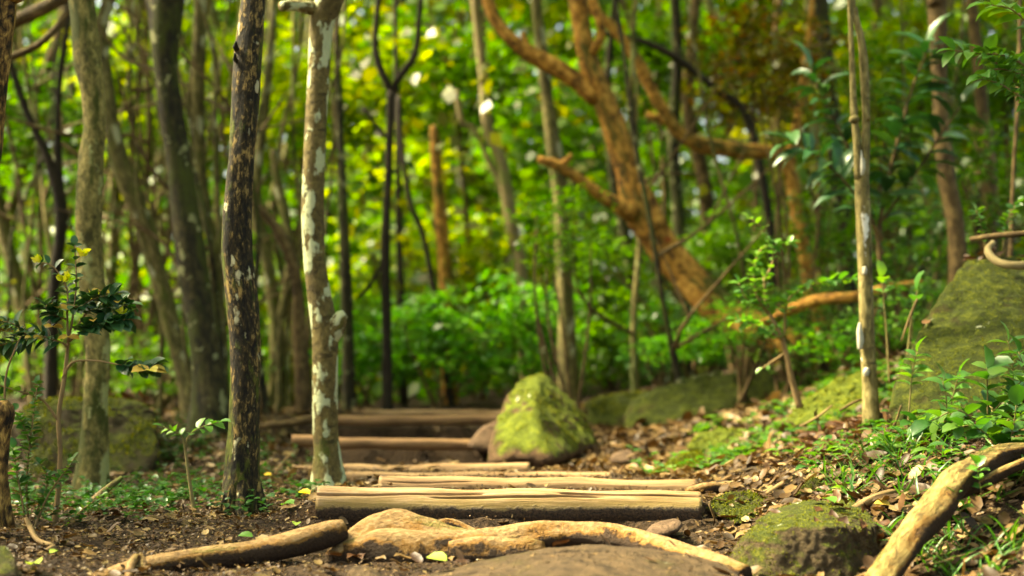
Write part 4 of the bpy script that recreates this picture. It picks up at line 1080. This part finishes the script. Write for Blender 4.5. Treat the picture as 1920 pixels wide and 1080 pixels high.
# unseen leaves added above the frame to tint and break up the daylight
rng = np.random.default_rng(8)
m = 12000
cx = rng.uniform(-13, 8, m); cyy = rng.uniform(-3, 9.2, m); cz = rng.uniform(5.6, 8.6, m)
t = (cz - .2) / .788
sx, sy = cx + t * .606, cyy - t * .107             # where the sun drops this leaf's shade
lit = sstep(-1.3, -.8, sx) * (1 - sstep(1.3, 1.9, sx)) * sstep(2.6, 3.2, sy) * (1 - sstep(7.5, 9, sy))  # leaves thinned in the sun's way so the steps stay lit
keep = np.array([noise.noise(Vector((a * .9, b * .9, c * .6))) * .9 + .42 for a, b, c in zip(cx, cyy, cz)]) * (1 - .8 * lit) > rng.random(m)
pos = np.stack([cx, cyy, cz], 1)[keep]
me = leaves_mesh('added_canopy', pos, rand_dirs(len(pos), rng) * np.array([1, 1, .4]), rand_dirs(len(pos), rng) * .5 + np.array([0, 0, .8]), rng.uniform(.13, .27, len(pos)), 'wide')
tag(link('added_canopy', me, LF['lime']), 'unseen leaves added over the footpath to tint and dapple the light', 'forest', kind='stuff')

# ------------------------------------------------------------------ ground litter and herbs
def scatter(m, x0, x1, y0, y1, rng, dens=None):
    x = rng.uniform(x0, x1, m); y = rng.uniform(y0, y1, m)
    if dens is not None:
        k = rng.random(m) < dens(x, y)
        x, y = x[k], y[k]
    z = ground_np(x, y)
    e = .02
    nx_ = -(ground_np(x + e, y) - z) / e; ny_ = -(ground_np(x, y + e) - z) / e
    nrm = np.stack([np.clip(nx_, -2, 2), np.clip(ny_, -2, 2), np.ones_like(x)], 1)
    nrm /= np.linalg.norm(nrm, axis=1)[:, None]
    return np.stack([x, y, z], 1), nrm


def path_mask(x, y):
    """1 on the trodden path"""
    xl = np.interp(y, [3, 4.5, 5.2, 6, 6.5, 7.4, 10], [-.65, -.62, -.5, -.6, -.9, -1.1, -1.0]); xr = np.interp(y, [3, 4.5, 5.2, 6, 6.5, 7.4, 10], [.62, .62, .68, .5, .2, .1, 0])
    return sstep(xl - .1, xl + .1, x) * (1 - sstep(xr - .1, xr + .1, x))


lr = np.random.default_rng(21)
p, n = scatter(60000, -3, 3.2, 3.0, 10.5, lr, lambda x, y: (1 - .93 * path_mask(x, y)) * (1.0 - .35 * (x < -.6)))
p[:, 2] += lr.uniform(.002, .022, len(p))
ax = rand_dirs(len(p), lr); ax -= n * (ax * n).sum(1)[:, None] * .8; up = n + rand_dirs(len(p), lr) * .4
me = leaves_mesh('leaf_litter', p, ax, up, np.where(lr.random(len(p)) < .55 + .25 * (p[:, 0] < -.6), lr.uniform(.012, .03, len(p)), lr.uniform(.03, .06, len(p)) * (1 + .6 * (p[:, 0] > .6) * lr.random(len(p)))) * (1 + .4 * (p[:, 1] > 6)), 'dead', lr.uniform(.6, 1.3, len(p)))
tag(link('leaf_litter', me, LF['litter']), 'brown dead leaves strewn over the forest floor', 'leaf litter', kind='stuff')
p, n = scatter(70000, -2.4, 2.0, 3.1, 6.5, lr, lambda x, y: 1 - .45 * path_mask(x, y))
p[:, 2] += lr.uniform(.0, .014, len(p))
ax = rand_dirs(len(p), lr); ax[:, 2] *= .5
me = leaves_mesh('leaf_crumbs', p, ax, n + rand_dirs(len(p), lr) * .7, lr.uniform(.005, .017, len(p)), 'quad', lr.uniform(.4, 1.5, len(p)))
tag(link('leaf_crumbs', me, LF['litter']), 'crumbled leaf bits and soil grains over the near path', 'leaf litter', kind='stuff')
# red-brown drift of leaves against the big boulder and over its top
from mathutils.bvhtree import BVHTree
_v, _f, _o = [], [], 0
for rv, rf in ROCKS:
    _v += rv.tolist(); _f += (rf + _o).tolist(); _o += len(rv)
BVH = BVHTree.FromPolygons(_v, _f)


def floor_at(x, y, top=3.0):
    """height and normal of the rock or ground under (x, y)"""
    g = gz(x, y)
    hit = BVH.ray_cast(Vector((x, y, top)), Vector((0, 0, -1)))
    if hit[0] is not None and hit[0].z > g: return hit[0].z, np.array(hit[1]) * (1 if hit[1].z > 0 else -1)
    return g, np.array([0, -.1, 1.0])


pts, ups = [], []
for x0, x1, y0, y1, c_ in ((1.42, 1.66, 5.3, 6.1, 300), (1.15, 1.5, 5.5, 6.2, 260), (1.95, 2.5, 5.9, 6.6, 300), (-2.1, -1.4, 7.0, 7.6, 140), (.8, 1.9, 3.6, 4.6, 90), (-.6, .6, 3.4, 4.0, 26), (.9, 1.5, 5.0, 7.0, 80), (.6, 1.1, 3.7, 4.3, 16)):
    for _ in range(c_):
        x, y = lr.uniform(x0, x1), lr.uniform(y0, y1)
        z, nn = floor_at(x, y)
        if nn[2] < (.93 if x > 1.3 and y > 5 else .45): continue
        pts.append((x, y, z + lr.uniform(.004, .03))); ups.append(nn)
pts = np.array(pts); ups = np.array(ups)
ax = rand_dirs(len(pts), lr); ax -= ups * (ax * ups).sum(1)[:, None] * .75
me = leaves_mesh('leaf_drift', pts, ax, ups + rand_dirs(len(pts), lr) * .45, lr.uniform(.025, .075, len(pts)), 'dead', lr.uniform(.6, 1.3, len(pts)))
tag(link('leaf_drift', me, LF['redbrown']), 'red-brown leaves drifted against the big right boulder and over the stones', 'leaf litter', kind='stuff')


pts, ups = [], []
for _ in range(420):
    x, y = lr.uniform(-.4, .62), lr.uniform(3.3, 3.85)
    z, nn = floor_at(x, y)
    if nn[2] > .3: pts.append((x, y, z + .003)); ups.append(nn)
pts = np.array(pts); ups = np.array(ups)
ax = rand_dirs(len(pts), lr); ax -= ups * (ax * ups).sum(1)[:, None]
me = leaves_mesh('leaf_crumbs', pts, ax, ups + rand_dirs(len(pts), lr) * .3, lr.uniform(.004, .016, len(pts)), 'quad', lr.uniform(.4, 1.5, len(pts)))
tag(link('leaf_crumbs', me, LF['litter']), 'grit and leaf bits lying on the flat brown slab', 'leaf litter', kind='stuff')


def herbs(name, zones, leafkey, label, kind_leaf, size, seed, stem=(.02, .1)):
    r = np.random.default_rng(seed)
    P0, A0, U0, S0 = [], [], [], []
    for x0, x1, y0, y1, cnt in zones:
        b, _ = scatter(cnt, x0, x1, y0, y1, r)
        for q in b:
            h = r.uniform(*stem)
            k = r.integers(3, 7)
            a0 = r.uniform(0, 6.28)
            for i in range(k):
                a = a0 + i * 2.4
                P0.append(q + np.array([r.normal() * .006, r.normal() * .006, h * (0.4 + .6 * i / k)]))
                A0.append([math.cos(a), math.sin(a), r.uniform(-.1, .45)])
                U0.append([r.normal() * .2, r.normal() * .2, 1])
                S0.append(size * r.uniform(.5, 1.3))
    me = leaves_mesh(name, np.array(P0), np.array(A0), np.array(U0), np.array(S0), kind_leaf)
    return tag(link(name, me, LF[leafkey]), label, 'ground cover', kind='stuff')


herbs('ground_cover', [(.95, 2.0, 6.0, 7.7, 190), (1.6, 2.6, 6.4, 9.0, 420), (1.2, 1.8, 4.0, 5.0, 80), (1.0, 1.5, 4.5, 5.6, 40), (.55, 1.2, 5.8, 7.0, 36), (1.9, 3, 5.4, 7, 200)], 'herb', 'low green herbs covering the right bank', 'fold', .055, 5)
herbs('ground_cover', [(-2.2, -1.15, 4.5, 5.6, 330), (-1.25, -.75, 4.7, 5.6, 60), (-1.7, -.9, 6, 7.5, 80), (-3, -1.6, 6.5, 9, 500), (-1.0, -.65, 4.5, 5.2, 16)], 'deep', 'dark small-leaved ground plants on the shady left', 'round', .03, 6)
# grass on the near right bank
r = np.random.default_rng(9)
b, _ = scatter(420, 1.02, 1.75, 3.5, 4.9, r)
k = noise
keep = np.array([noise.noise(Vector((q[0] * 3, q[1] * 3, 0))) > -.05 for q in b]); b = b[keep]
b = np.repeat(b, 3, 0)
a = r.uniform(0, 6.28, len(b))
me = leaves_mesh('grass', b + np.stack([r.normal(size=len(b)) * .012, r.normal(size=len(b)) * .012, np.zeros(len(b))], 1), np.stack([np.cos(a), np.sin(a), r.uniform(.3, 1.6, len(b))], 1), np.stack([r.normal(size=len(b)) * .3, r.normal(size=len(b)) * .3, np.ones(len(b))], 1), r.uniform(.05, .14, len(b)), 'blade')
tag(link('grass', me, LF['herb']), 'thin green grass blades on the near right bank', 'grass', kind='stuff')


# ------------------------------------------------------------------ near plants
def plant(name, label, cat, stems, leafkey, stem_mat='stem', blooms=(), gold=(), seed=0, group=None):
    """stems: dicts rows=[(px,py,d,hw)], leaf size m, spacing m, start fraction, kind, droop"""
    r = np.random.default_rng(seed)
    base = P(*stems[0]['rows'][0][:3])
    e = empty(name, base, label, cat, group)
    mb = MB()
    sets = {}
    for st in stems:
        rows = pp(st['rows'])
        mb.tube(rows, sides=8, step=.02, lump=.1, lump_scale=20, cap=True, seed=seed)
        if st.get('size', 0) <= 0: continue
        c = catmull(rows, 80)
        seg = np.concatenate([[0], np.cumsum(np.linalg.norm(np.diff(c[:, :3], axis=0), axis=1))])
        L = seg[-1]
        u = L * st.get('start', .3)
        i = 0
        key = st.get('kind', 'fold')
        S = sets.setdefault((key, st.get('leaf', leafkey)), [[], [], [], []])
        while u <= L + 1e-6:
            j = min(np.searchsorted(seg, u), 79)
            t = c[min(j + 1, 79), :3] - c[max(j - 1, 0), :3]
            t = t / (np.linalg.norm(t) + 1e-9)
            side = np.cross(t, rand_dirs(1, r)[0]); side /= np.linalg.norm(side)
            prs = (side, -side) if st.get('pair') else (side,)
            for sd in prs:
                axv = sd * np.array([1, .9, .5]) + t * .45 + np.array([0, 0, -st.get('droop', .1)])
                S[0].append(c[j, :3]); S[1].append(axv); S[2].append(np.array([r.normal() * .3, -.25 + r.normal() * .3, 1.0])); S[3].append(st['size'] * r.uniform(.65, 1.2))
            u += st['gap'] * r.uniform(.7, 1.3); i += 1
        # terminal leaf
        S[0].append(c[-1, :3]); S[1].append(t + np.array([0, 0, -.1])); S[2].append(np.array([0, -.3, 1])); S[3].append(st['size'])
    mb.build('stem', BK[stem_mat], e)
    for (kind, lk), S in sets.items():
        me = leaves_mesh('foliage', np.array(S[0]) - np.array(base), np.array(S[1]), np.array(S[2]), np.array(S[3]), kind)
        o = link('foliage', me, LF[lk], e)
    for px, py, d, sz in blooms:
        q = np.array(P(px, py, d) - base)
        m_ = 12
        me = leaves_mesh('flower', q + r.normal(size=(m_, 3)) * sz * .15, rand_dirs(m_, r) * np.array([1, .8, .5]) + np.array([0, 0, .7]), rand_dirs(m_, r), np.full(m_, sz) * r.uniform(.7, 1.1, m_), 'fold')
        link('flower', me, LF['flower'], e)
    for px, py, d, sz, n_ in gold:
        q = np.array(P(px, py, d) - base)
        a = r.uniform(0, 6.28) + np.arange(n_) * 6.28 / n_
        me = leaves_mesh('golden_leaf', np.repeat(q[None], n_, 0), np.stack([np.cos(a), np.sin(a) * .6 - .3, np.full(n_, -.12)], 1), np.stack([np.zeros(n_), np.full(n_, -.8), np.ones(n_)], 1), np.full(n_, sz) * r.uniform(.8, 1.1, n_), 'round')
        link('golden_leaf', me, LF['gold'], e)
    return e


D = 4.6
plant('shrub', 'yellow-leaved shrub with dark glossy leaves and yellow-green blooms on the left', 'shrub', [
    dict(rows=[(97, 1020, D, 5.5), (108, 930, D, 5), (113, 850, D, 4.5), (110, 780, D, 4.5), (122, 700, D, 4), (128, 640, D, 3)], size=0),
    dict(rows=[(128, 650, D, 3), (126, 590, D, 2), (125, 540, D + .02, 1.6), (100, 500, D + .02, 1.4), (78, 492, D + .02, 1.2)], size=.038, gap=.022, start=.35, kind='round', leaf='gloss', pair=True),
    dict(rows=[(128, 640, D, 3), (137, 590, D, 2), (143, 530, D, 1.6), (140, 460, D, 1.2)], size=.035, gap=.025, start=.3, kind='round', leaf='gloss', pair=True),
    dict(rows=[(130, 640, D, 2.5), (150, 625, D - .03, 2), (185, 608, D - .05, 1.8), (235, 600, D - .06, 1.2)], size=.055, gap=.007, start=.3, kind='round', leaf='gloss', pair=True),
    dict(rows=[(140, 620, D, 2), (165, 585, D, 1.8), (200, 578, D, 1.5), (240, 572, D, 1)], size=.05, gap=.008, start=.3, kind='round', leaf='gloss', pair=True),
    dict(rows=[(118, 710, D, 3), (135, 680, D - .02, 2), (180, 676, D - .05, 1.8), (230, 685, D - .08, 1.5), (290, 690, D - .1, 1)], size=.05, gap=.008, start=.66, kind='round', leaf='gloss', pair=True),
    dict(rows=[(128, 650, D, 2), (110, 640, D - .02, 1.6), (70, 630, D - .05, 1.5), (30, 640, D - .05, 1.2), (-10, 650, D - .05, 1)], size=.06, gap=.008, start=.12, kind='long', leaf='gloss', pair=True),
    dict(rows=[(128, 600, D, 2), (100, 590, D - .03, 1.6), (85, 575, D - .05, 1.2)], size=.05, gap=.008, start=.2, kind='round', leaf='gloss', pair=True),
    dict(rows=[(126, 570, D, 1.8), (150, 575, D - .03, 1.5), (175, 560, D - .05, 1.2), (215, 552, D - .06, 1)], size=.05, gap=.009, start=.2, kind='round', leaf='gloss', pair=True),
    dict(rows=[(60, 640, D - .05, 1.6), (30, 610, D - .06, 1.4), (-10, 600, D - .06, 1)], size=.06, gap=.008, start=.1, kind='long', leaf='gloss', pair=True),
    dict(rows=[(110, 790, D, 3), (80, 750, D - .02, 2), (40, 735, D - .04, 1.6), (-10, 720, D - .04, 1.2)], size=.04, gap=.03, start=.4, kind='round', leaf='herb', pair=True),
    dict(rows=[(8, 760, D - .1, 2), (12, 700, D - .1, 2), (30, 650, D - .1, 1.5), (40, 630, D - .1, 1)], size=0),
], 'gloss', 'twig', blooms=[(155, 478, D - .02, .03), (121, 526, D - .02, .032), (176, 560, D - .02, .03), (70, 490, D - .02, .026), (232, 590, D - .05, .028)],
      gold=[(128, 632, D - .05, .045, 3), (280, 692, D - .12, .058, 4), (190, 545, D - .03, .045, 2), (222, 565, D - .05, .04, 2), (108, 575, D - .03, .04, 3), (60, 632, D - .08, .035, 2), (175, 600, D - .06, .04, 2), (100, 612, D, .04, 2), (10, 620, D - .06, .04, 2)], seed=1)
plant('shrub', 'low small-leaved green shrub beside the rotten stump', 'shrub', [
    dict(rows=[(55, 1010, 4.5, 2.5), (50, 900, 4.5, 2), (60, 800, 4.5, 1.5), (70, 720, 4.5, 1)], size=.03, gap=.014, start=.2, kind='round', pair=True),
    dict(rows=[(60, 1000, 4.5, 2.5), (90, 930, 4.48, 2), (125, 880, 4.46, 1.5), (138, 860, 4.46, 1)], size=.026, gap=.010, start=.2, kind='round', pair=True),
    dict(rows=[(50, 1000, 4.5, 2.5), (40, 930, 4.48, 2), (30, 880, 4.46, 1.5), (25, 840, 4.46, 1)], size=.035, gap=.014, start=.2, kind='round', pair=True),
    dict(rows=[(70, 960, 4.5, 2), (90, 900, 4.5, 1.5), (75, 870, 4.5, 1)], size=.028, gap=.010, start=.1, kind='round', pair=True),
    dict(rows=[(60, 840, 4.5, 1.5), (40, 790, 4.48, 1.2), (20, 765, 4.46, 1)], size=.045, gap=.018, start=.1, kind='round', pair=True),
    dict(rows=[(100, 1010, 4.55, 2), (150, 960, 4.6, 1.5), (190, 930, 4.6, 1)], size=.024, gap=.012, start=.2, kind='round', pair=True)], 'herb', 'twig', seed=2)
plant('seedling', 'bare-stemmed forked seedling with a few broad leaves left of the blackened trunk', 'seedling', [
    dict(rows=[(370, 990, 4.75, 4.5), (360, 930, 4.75, 4), (352, 880, 4.75, 3), (346, 835, 4.75, 2), (338, 815, 4.75, 1.4), (305, 800, 4.72, 1)], size=.035, gap=.025, start=.82, kind='round', pair=True),
    dict(rows=[(348, 845, 4.75, 2), (352, 820, 4.74, 1.4), (375, 802, 4.72, 1.2), (410, 792, 4.7, 1)], size=.045, gap=.03, start=.35, kind='round', pair=True)], 'fresh', 'stem', seed=3)
plant('shrub', 'wispy pale green shrub on a crooked stem left of the white-blazed sapling', 'shrub', [
    dict(rows=[(1500, 765, 6.3, 7), (1482, 700, 6.3, 6), (1468, 640, 6.3, 5), (1440, 580, 6.3, 3.5), (1432, 520, 6.3, 2)], size=.045, gap=.03, start=.6, kind='round', pair=True),
    dict(rows=[(1470, 640, 6.3, 3), (1430, 615, 6.25, 2), (1380, 600, 6.2, 1.2)], size=.05, gap=.018, start=.1, kind='round', pair=True),
    dict(rows=[(1440, 590, 6.3, 2.5), (1415, 540, 6.25, 2), (1425, 470, 6.25, 1.5), (1480, 455, 6.25, 1)], size=.05, gap=.02, start=.1, kind='round', pair=True),
    dict(rows=[(1432, 530, 6.3, 2), (1450, 480, 6.3, 1.6), (1430, 430, 6.25, 1.2), (1405, 408, 6.25, 1)], size=.045, gap=.03, start=.1, kind='round', pair=True),
    dict(rows=[(1470, 630, 6.3, 2.5), (1480, 560, 6.25, 2), (1540, 530, 6.2, 1.6), (1600, 525, 6.2, 1)], size=.055, gap=.02, start=.2, kind='round', pair=True),
    dict(rows=[(1440, 580, 6.3, 2), (1400, 560, 6.3, 1.5), (1385, 530, 6.3, 1)], size=.045, gap=.02, start=.1, kind='round', pair=True),
    dict(rows=[(1475, 660, 6.3, 2), (1430, 690, 6.3, 1.5)], size=.04, gap=.05, start=.8, kind='round')], 'fresh', 'twig', seed=4)
plant('seedling', 'seedling with one big veined leaf in front of the large right boulder', 'seedling', [
    dict(rows=[(1850, 900, 4.6, 2.5), (1845, 820, 4.6, 2), (1800, 770, 4.55, 1.5), (1745, 790, 4.5, 1)], size=.085, gap=.06, start=.6, kind='round', pair=True),
    dict(rows=[(1850, 830, 4.6, 2), (1852, 750, 4.58, 1.6), (1850, 690, 4.55, 1.2)], size=.08, gap=.045, start=.05, kind='round', pair=True),
    dict(rows=[(1848, 790, 4.6, 2), (1890, 740, 4.55, 1.5), (1930, 700, 4.5, 1)], size=.08, gap=.035, start=.1, kind='round', pair=True),
    dict(rows=[(1850, 860, 4.6, 2), (1890, 830, 4.5, 1.5), (1940, 790, 4.45, 1)], size=.08, gap=.035, start=.1, kind='round', pair=True)], 'herb', 'stem', seed=5)
plant('seedling', 'slight seedling with a whorl of light leaves against the large right boulder', 'seedling', [
    dict(rows=[(1700, 830, 5.0, 2), (1705, 760, 5.0, 1.6), (1712, 690, 4.98, 1.2), (1720, 660, 4.96, 1)], size=.07, gap=.02, start=.62, kind='fold', pair=True),
    dict(rows=[(1790, 850, 4.9, 2), (1780, 790, 4.9, 1.6), (1790, 730, 4.88, 1.3), (1800, 700, 4.86, 1)], size=.065, gap=.02, start=.4, kind='fold', pair=True)], 'fresh', 'stem', seed=6)
plant('seedling', 'leafy seedling cut by the right edge in front of the large boulder', 'seedling', [
    dict(rows=[(1900, 860, 4.7, 2), (1890, 780, 4.7, 1.6), (1900, 700, 4.68, 1.3), (1890, 640, 4.66, 1)], size=.075, gap=.03, start=.2, kind='fold', pair=True),
    dict(rows=[(1920, 820, 4.6, 2), (1935, 740, 4.6, 1.5), (1910, 660, 4.55, 1)], size=.075, gap=.03, start=.2, kind='fold', pair=True)], 'herb', 'stem', seed=7)
plant('seedling', 'broad-leaved seedling with a yellow-green leaf right of the white-blazed sapling', 'seedling', [
    dict(rows=[(1668, 720, 5.9, 2), (1662, 620, 5.9, 1.6), (1655, 540, 5.88, 1.2), (1652, 520, 5.88, 1)], size=.075, gap=.04, start=.85, kind='round', pair=True),
    dict(rows=[(1700, 680, 5.9, 2), (1710, 590, 5.9, 1.5), (1720, 545, 5.88, 1)], size=.09, gap=.05, start=.85, kind='round', pair=True)], 'fresh', 'stem', seed=8)
plant('seedling', 'few-leaved seedling sprouting just behind the squat moss-covered rock', 'seedling', [
    dict(rows=[(1540, 960, 4.45, 1.5), (1545, 930, 4.45, 1.2), (1560, 915, 4.43, 1), (1590, 922, 4.42, .8)], size=.05, gap=.03, start=.4, kind='round', pair=True),
    dict(rows=[(1540, 950, 4.45, 1.2), (1600, 945, 4.4, 1), (1640, 925, 4.4, .8)], size=.045, gap=.03, start=.4, kind='round', pair=True)], 'herb', 'stem', seed=9)
plant('seedling', 'small bright seedling on the soil between ridged root and right edge', 'seedling', [
    dict(rows=[(1805, 1000, 3.8, 1.5), (1800, 960, 3.8, 1.2), (1785, 930, 3.78, 1)], size=.04, gap=.02, start=.3, kind='round', pair=True),
    dict(rows=[(1840, 930, 3.85, 1.5), (1835, 890, 3.84, 1.2), (1830, 870, 3.82, 1)], size=.045, gap=.02, start=.2, kind='round', pair=True)], 'fresh', 'stem', seed=10)
plant('bush', 'large-leaved dark bush behind the white-blazed sapling', 'bush', [
    dict(rows=[(1660, 560, 7.4, 5), (1650, 420, 7.4, 4), (1700, 200, 7.4, 3), (1740, 90, 7.35, 2)], size=.22, gap=.05, start=.3, kind='long', pair=True),
    dict(rows=[(1655, 480, 7.4, 4), (1600, 300, 7.4, 3), (1540, 180, 7.35, 2), (1520, 130, 7.35, 2)], size=.2, gap=.05, start=.3, kind='long', pair=True),
    dict(rows=[(1655, 450, 7.4, 4), (1600, 360, 7.3, 3), (1540, 300, 7.2, 2), (1490, 270, 7.2, 1.5)], size=.2, gap=.045, start=.25, kind='long', pair=True),
    dict(rows=[(1650, 420, 7.4, 3), (1720, 320, 7.4, 2.5), (1800, 200, 7.4, 2)], size=.22, gap=.055, start=.3, kind='long', pair=True)], 'gloss', 'brown', seed=11)
plant('shrub', 'overhanging leafy spray in the top right corner', 'shrub', [
    dict(rows=[(2060, 480, 4.9, 6), (2020, 300, 4.9, 5), (1960, 170, 4.9, 3), (1900, 110, 4.88, 2), (1830, 100, 4.86, 1.3), (1790, 95, 4.85, 1)], size=.07, gap=.022, start=.5, kind='fold', pair=True),
    dict(rows=[(1990, 230, 4.9, 3), (1930, 180, 4.88, 2), (1870, 120, 4.86, 1.5), (1845, 100, 4.85, 1)], size=.08, gap=.025, start=.25, kind='fold', pair=True),
    dict(rows=[(2010, 280, 4.9, 3), (1940, 160, 4.88, 2), (1880, 130, 4.84, 1.5), (1840, 140, 4.82, 1)], size=.07, gap=.025, start=.3, kind='fold', pair=True),
    dict(rows=[(1980, 210, 4.9, 3), (1950, 80, 4.86, 2), (1900, 20, 4.82, 1.5), (1860, 10, 4.8, 1)], size=.1, gap=.04, start=.3, kind='fold', pair=True),
    dict(rows=[(2000, 240, 4.9, 3), (1940, 200, 4.86, 2), (1880, 160, 4.82, 1.5), (1850, 150, 4.8, 1)], size=.06, gap=.025, start=.4, kind='fold', pair=True)], 'fresh', 'twig', seed=12)
plant('seedling', 'tall seedling with pale leaf pairs near the foot of the large right boulder', 'seedling', [
    dict(rows=[(1760, 880, 4.7, 2), (1765, 820, 4.7, 1.6), (1775, 760, 4.68, 1.3), (1768, 715, 4.66, 1)], size=.075, gap=.03, start=.35, kind='fold', pair=True),
    dict(rows=[(1765, 830, 4.7, 1.6), (1740, 800, 4.66, 1.3), (1715, 795, 4.62, 1)], size=.07, gap=.03, start=.4, kind='round', pair=True)], 'herb', 'stem', seed=14)
plant('seedling', 'spreading seedling with rounded leaves hanging over the ridged root', 'seedling', [
    dict(rows=[(1890, 900, 4.2, 2), (1870, 840, 4.2, 1.6), (1830, 800, 4.18, 1.3), (1800, 800, 4.16, 1)], size=.065, gap=.025, start=.3, kind='round', pair=True),
    dict(rows=[(1880, 870, 4.2, 1.6), (1900, 800, 4.18, 1.3), (1905, 760, 4.16, 1)], size=.07, gap=.025, start=.3, kind='round', pair=True)], 'herb', 'stem', seed=15)
plant('plant', 'small drooping-leaved plant on top of the large right boulder', 'plant', [
    dict(rows=[(1850, 470, 6.0, 2), (1840, 420, 6.0, 1.5), (1830, 395, 6.0, 1)], size=.04, gap=.015, start=.2, kind='round', pair=True),
    dict(rows=[(1880, 470, 6.0, 2), (1890, 410, 6.0, 1.5), (1910, 380, 6.0, 1)], size=.04, gap=.015, start=.2, kind='round', pair=True)], 'herb', 'stem', seed=13)

# ------------------------------------------------------------------ single fallen leaves
FL = [(572, 938, 4.9, .05, 'yellow', 'crumpled bright yellow leaf at the left end of the nearest log'), (555, 992, 4.35, .04, 'palegreen', 'pale yellow-green leaf on the ground right of the blackened trunk'),
      (536, 974, 4.6, .06, 'fresh', 'green fallen leaf right of the foot of the blackened trunk'), (460, 1012, 4.15, .045, 'fresh', 'small green leaf fallen below the blackened trunk'),
      (500, 893, 5.9, .04, 'yellow', 'golden fallen leaf behind the blackened trunk'), (97, 1048, 3.8, .03, 'palegreen', 'pale fallen leaf by the bare stick at bottom left'),
      (62, 1074, 3.6, .06, 'palegreen', 'yellow-green fallen leaf at the very bottom left'), (1690, 1000, 3.95, .09, 'redbrown', 'large curled red-brown leaf against the ridged root'),
      (1655, 955, 4.15, .05, 'gold', 'cream-coloured dry leaf behind the squat moss-covered rock')]
def fallen(px, py, d, sz, lk, lb, on=None, seed=0):
    r = np.random.default_rng(seed + 70)
    q = P(px, py, d)
    z = gz(q.x, q.y) + .022 if on is None else on
    a = r.uniform(0, 6.28)
    ax = np.array([[math.cos(a), math.sin(a) * .5, .12]])
    me = leaves_mesh('fallen_leaf', np.array([[-.5 * sz * ax[0, 0], -.5 * sz * ax[0, 1], 0]]), ax, np.array([[.1, -.45, 1.0]]), np.array([sz]), 'round')
    o = link('fallen_leaf', me, LF[lk], loc=(q.x, q.y, z))
    tag(o, lb, 'leaf')
for k, f in enumerate(FL): fallen(*f, seed=k)
fallen(822, 1060, 3.56, .06, 'palegreen', 'pale green leaf resting on the flat brown slab', on=P(822, 1060, 3.56).z + .012, seed=20)
fallen(1560, 952, 4.0, .055, 'fresh', 'wet green leaf lying on top of the squat moss-covered rock', on=P(1560, 950, 4.0).z + .012, seed=21)

# ------------------------------------------------------------------ camera, sun, sky
cam = bpy.data.cameras.new('camera')
cam.sensor_width = 36
cam.lens = 36 * F_PX / 1920
cam.clip_end = 500
cam.dof.use_dof = True
cam.dof.focus_distance = 4.35
cam.dof.aperture_fstop = 1.6
co = bpy.data.objects.new('camera', cam)
COL.objects.link(co)
co.location = (0, 0, CAM_Z)
co.rotation_euler = (math.radians(90) + PITCH, 0, 0)
SC.camera = co

EL, AZ = math.radians(52), math.radians(-80)      # sun high, beyond the scene and to the left
sd = Vector((math.sin(AZ) * math.cos(EL), math.cos(AZ) * math.cos(EL), math.sin(EL)))
L = bpy.data.lights.new('sun', 'SUN')
L.energy = 4.2
L.angle = math.radians(10)
L.color = (1.0, .9, .7)
lo = bpy.data.objects.new('sun', L)
COL.objects.link(lo)
lo.rotation_euler = sd.to_track_quat('Z', 'Y').to_euler()

w = bpy.data.worlds.new('World')
SC.world = w
w.use_nodes = True
nt = w.node_tree
nt.nodes.clear()
sky = nt.nodes.new('ShaderNodeTexSky')
sky.sky_type = 'NISHITA'
sky.sun_disc = False
sky.sun_elevation = EL
sky.sun_rotation = AZ
sky.dust_density = 6.0
sky.ozone_density = 0.5
bg = nt.nodes.new('ShaderNodeBackground')
bg.inputs['Strength'].default_value = 0.078
wo = nt.nodes.new('ShaderNodeOutputWorld')
nt.links.new(sky.outputs[0], bg.inputs[0])
nt.links.new(bg.outputs[0], wo.inputs[0])

SC.view_settings.view_transform = 'Standard'
SC.view_settings.look = 'None'
SC.view_settings.exposure = 2.9
SC.view_settings.gamma = 1.0
SC.view_settings.use_white_balance = True
SC.view_settings.white_balance_temperature = 7900
SC.view_settings.white_balance_tint = 0
cy = SC.cycles
cy.use_denoising = True
cy.max_bounces = 7
cy.diffuse_bounces = 4
cy.glossy_bounces = 2
cy.transmission_bounces = 5
cy.transparent_max_bounces = 4
cy.use_adaptive_sampling = True
cy.adaptive_threshold = 0.02
cy.sample_clamp_indirect = 6
